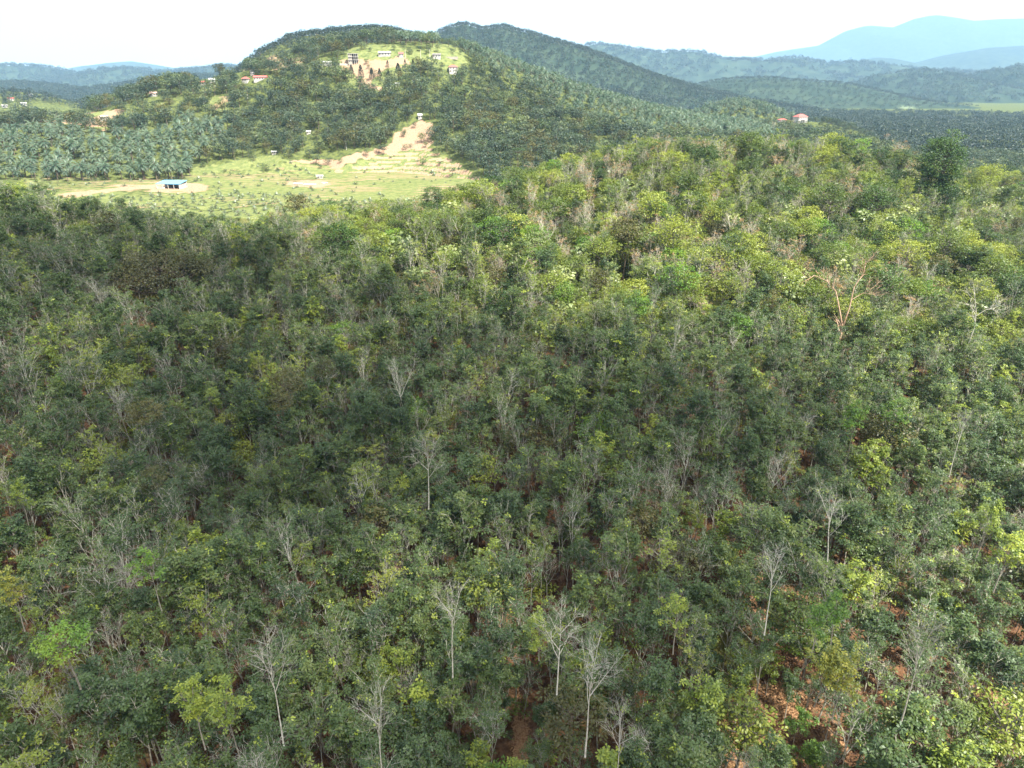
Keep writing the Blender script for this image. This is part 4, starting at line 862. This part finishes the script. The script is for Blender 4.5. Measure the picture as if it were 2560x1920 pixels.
# left ridge
e = root('pavilion', 528, 178, 'open pavilion with dark flat roof on the left ridge', 'pavilion', .05)
part('roof', boxg(-7.5, 7.5, -4, 4, 3.6, 4.1), 'greyroof', e); part('floor_slab', boxg(-7, 7, -3.6, 3.6, -2, .2), 'cream', e)
for px_ in (-6.5, -2, 2.5, 6.5):
    for py_ in (-3.4, 3.4): part('post', boxg(px_ - .15, px_ + .15, py_ - .15, py_ + .15, .2, 3.6), 'concrete', e)
part('back_wall', boxg(1.5, 6.4, 2.9, 3.1, .2, 3.55), 'cream', e)
e = root('ridge_wall', 585, 173, 'long white wall below the bare hillock', 'wall', .08); part('wall', boxg(-11, 11, -.3, .3, -2, 2.6), 'white', e); part('coping', boxg(-11.1, 11.1, -.4, .4, 2.6, 2.8), 'cream', e)
house('white_house', 491, 192, 8, 6, 2, 'zinc', 'white two-storey house beside a big dark tree on the left ridge', .2, fh=2.4, rh=1.3)
house('tower_house', 632, 188, 4, 4, 2, 'white', 'narrow white flat-roofed tower behind the red roofs', 0, kind='flat', n=2, fh=2.6)
house('red_house', 615, 204, 7, 6, 1, 'redroof', 'white house with red hip roof, left of the long red roof', -.3, rh=2.2)
house('long_house', 652, 200, 15, 6, 1, 'redroof', 'long house under the longest red roof on the left hillside', .06, kind='gable', rh=1.8, n=5)
house('small_house', 507, 213, 6, 4, 1, 'redroof', 'small red-roofed house half hidden in trees on left hillside', 0, kind='gable', n=2)
house('pale_house', 531, 206, 7, 4, 1, 'zinc', 'small pale house right of the small red-roofed one', .1, kind='gable', n=2)
house('grey_house', 385, 240, 7, 5, 1, 'pink', 'small pinkish-roofed house on the left flank', 0, kind='gable', n=2)
house('forest_hut', 772, 334, 4, 3, 1, 'zinc', 'white hut alone in the middle of the hillside trees', .2, kind='gable', n=2, cat='hut', fh=2.1, rh=1.)
house('lower_hut', 686, 385, 4, 3, 1, 'zinc', 'white hut at the lower edge of the hillside trees', 0, kind='gable', n=2, cat='hut', fh=2.1, rh=1.)
house('slope_hut', 995, 214, 5, 3, 1, 'zinc', 'tiny white hut below the dark conifer', 0, kind='gable', n=2, cat='hut', fh=2.1, rh=1.)
house('cottage', 1050, 296, 4, 3, 1, 'zinc', 'pale cottage just above the bare red slope', .3, kind='gable', n=2)
house('field_house', 262, 300, 8, 5, 1, 'cream', 'pale-roofed house on the bare field at left', .1, kind='gable', n=3)
# red roofed mansion beyond the crest
e = house('mansion', 1999, 306, 16, 11, 2, 'redroof', 'large white two-storey house with red hip roof beyond the crest', R(24), fh=3.6, n=5, rh=3.6)
part('porch_roof', boxg(-3.5, 3.5, -8.2, -5.56, 3.3, 3.6), 'white', e)
for px_ in (-3.2, 0, 3.2): part('column', boxg(px_ - .2, px_ + .2, -8.0, -7.6, -1, 3.3), 'white', e)
house('annex', 1955, 305, 11, 6, 1, 'redroof', 'low annex with dull red roof left of the mansion', R(10), rh=1.6, n=3)
# village specks on the far left hill
for i, (u_, v_, rf) in enumerate(((8, 222, 'zinc'), (28, 250, 'redroof'), (60, 262, 'zinc'), (12, 268, 'white'), (75, 240, 'zinc'))):
    house('village_house', u_, v_, 10, 7, 1, rf, ['topmost pale house on the far left hill', 'red-roofed house at the left picture edge', 'lowest pale house right of the far left village', 'white house at the foot of the far left hill', 'pale house highest at the right of the far left village'][i], .3 * i, kind='gable', n=2)
# utility poles
for i, (u_, v_) in enumerate(((1014, 146), (1052, 146), (1075, 146), (348, 238), (584, 208), (451, 232), (620, 250), (1180, 345), (866, 375))):
    e = root('utility_pole', u_, v_, ['first utility pole from the left along the hilltop road', 'second utility pole along the hilltop road', 'third utility pole along the hilltop road', 'utility pole at the left end of the hillside', 'utility pole below the red-roofed houses', 'utility pole above the left palms', 'utility pole by the yellow field', 'utility pole in the right hillside trees', 'utility pole at the edge of the bare slope'][i], 'pole'); e['group'] = 'utility poles on the hill'
    g = Geo(); g.tube([(0, 0, -1), (0, 0, 9.5)], [.2, .13], 6); part('shaft', g, 'pole', e); part('crossarm', boxg(-.9, .9, -.08, .08, 8.6, 8.8), 'wood', e)
# conifers in the clearing
for i, (u_, v_, s) in enumerate(((994, 152, 1.25), (948, 171, .75), (970, 172, .7), (877, 162, .85), (900, 158, .95), (928, 170, .75), (898, 190, .7), (857, 175, .55), (968, 148, .5), (1012, 148, .45), (1061, 146, .7), (1032, 148, .6))):
    H = 12 * s; x, y, z = cast(u_, v_, H, 330); put(K['cone'], x, y, z, i % 2, i * 1.3, s * (1.15 if i == 0 else 1), ['largest dark cone-shaped tree in the hilltop clearing', 'small dark cone tree, second left of the largest', 'small cone tree just left of the largest', 'slim dark tree below the concrete house', 'tall slim dark tree in the pinkish clearing', 'short cone tree in the middle of the clearing row', 'low dark tree on the clearing slope', 'smallest dark tree at the left end of the clearing', 'tiny cone tree above the largest one', 'tiny dark tree by the hilltop road', 'dark cone tree right of the utility poles', 'small dark tree between road and villa'][i], 'dark cone trees in the hilltop clearing', sz=s)

# ------------------------------------------------------------------ the passing cloud that shades the left of the slope
CB = 1310.
SHADE = [(-500, 560), (300, 560), (700, 600), (1000, 720), (1300, 860), (1700, 900), (2050, 960), (2150, 1200), (1900, 1500), (1750, 1950), (1700, 2300), (-700, 2300)]
cxy = []
gx2, gy2 = np.meshgrid(np.arange(-330, 200, 15), np.arange(10, 330, 15)); gz2 = ground_z(gx2, gy2) + 12; cu2, cv2 = project(gx2, gy2, gz2)
m = inpoly(cu2, cv2, SHADE) | ((gy2 < 55) & (gx2 < 25)); rc = random.Random(4); g = Geo()
def puff(c, s, flat):
    b = len(g.v); n, k_ = 7, 10
    for i in range(n + 1):
        for j in range(k_):
            th = math.pi * i / n; ph = 2 * math.pi * j / k_; w = s * (1 + .22 * math.sin(3 * ph + c[0]) * math.sin(2 * th))
            g.v.append((c[0] + w * math.sin(th) * math.cos(ph), c[1] + w * math.sin(th) * math.sin(ph), c[2] + w * flat * math.cos(th)))
    for i in range(n):
        for j in range(k_): g.f.append((b + i * k_ + j, b + (i + 1) * k_ + j, b + (i + 1) * k_ + (j + 1) % k_, b + i * k_ + (j + 1) % k_)); g.t.append(0.)
for a, b, c in zip(gx2[m], gy2[m], gz2[m]):
    z_ = CB + rc.uniform(0, 40); t = (z_ - c) / SUN[2]; puff((a + SUN[0] * t + rc.uniform(-9, 9), b + SUN[1] * t + rc.uniform(-9, 9), z_), rc.uniform(11, 22), .6)
m_, t_, Nn, Ll = newmat('cloud_vapour'); tr = Nn('ShaderNodeBsdfTransparent'); tl_ = Nn('ShaderNodeBsdfTranslucent'); tl_.inputs[0].default_value = (.95, .95, .95, 1)
mm = Nn('ShaderNodeMixShader'); mm.inputs[0].default_value = .175; Ll(tr.outputs[0], mm.inputs[1]); Ll(tl_.outputs[0], mm.inputs[2]); oo = Nn('ShaderNodeOutputMaterial'); Ll(mm.outputs[0], oo.inputs[0]); M['cloud'] = m_
co = bpy.data.objects.new('cloud', g.mesh('cloud', 'cloud')); link(co); co['kind'] = 'structure'; tag(co, 'white cloud passing overhead, above the picture', 'cloud')

# ------------------------------------------------------------------ haze
hz = boxg(-17000, 17000, -600, 15400, -40, 1270); me = bpy.data.meshes.new('haze'); me.from_pydata(hz.v, [], hz.f)
hm, ht, Nn, Ll = newmat('haze_air'); pv_ = Nn('ShaderNodeVolumePrincipled'); pv_.inputs['Color'].default_value = (.42, .68, 1, 1); pv_.inputs['Density'].default_value = 7.6e-5; pv_.inputs['Anisotropy'].default_value = .1
oo = Nn('ShaderNodeOutputMaterial'); Ll(pv_.outputs[0], oo.inputs['Volume']); me.materials.append(hm)
ho = bpy.data.objects.new('haze', me); link(ho); ho['kind'] = 'stuff'; tag(ho, 'pale blue haze filling the valley air', 'haze')
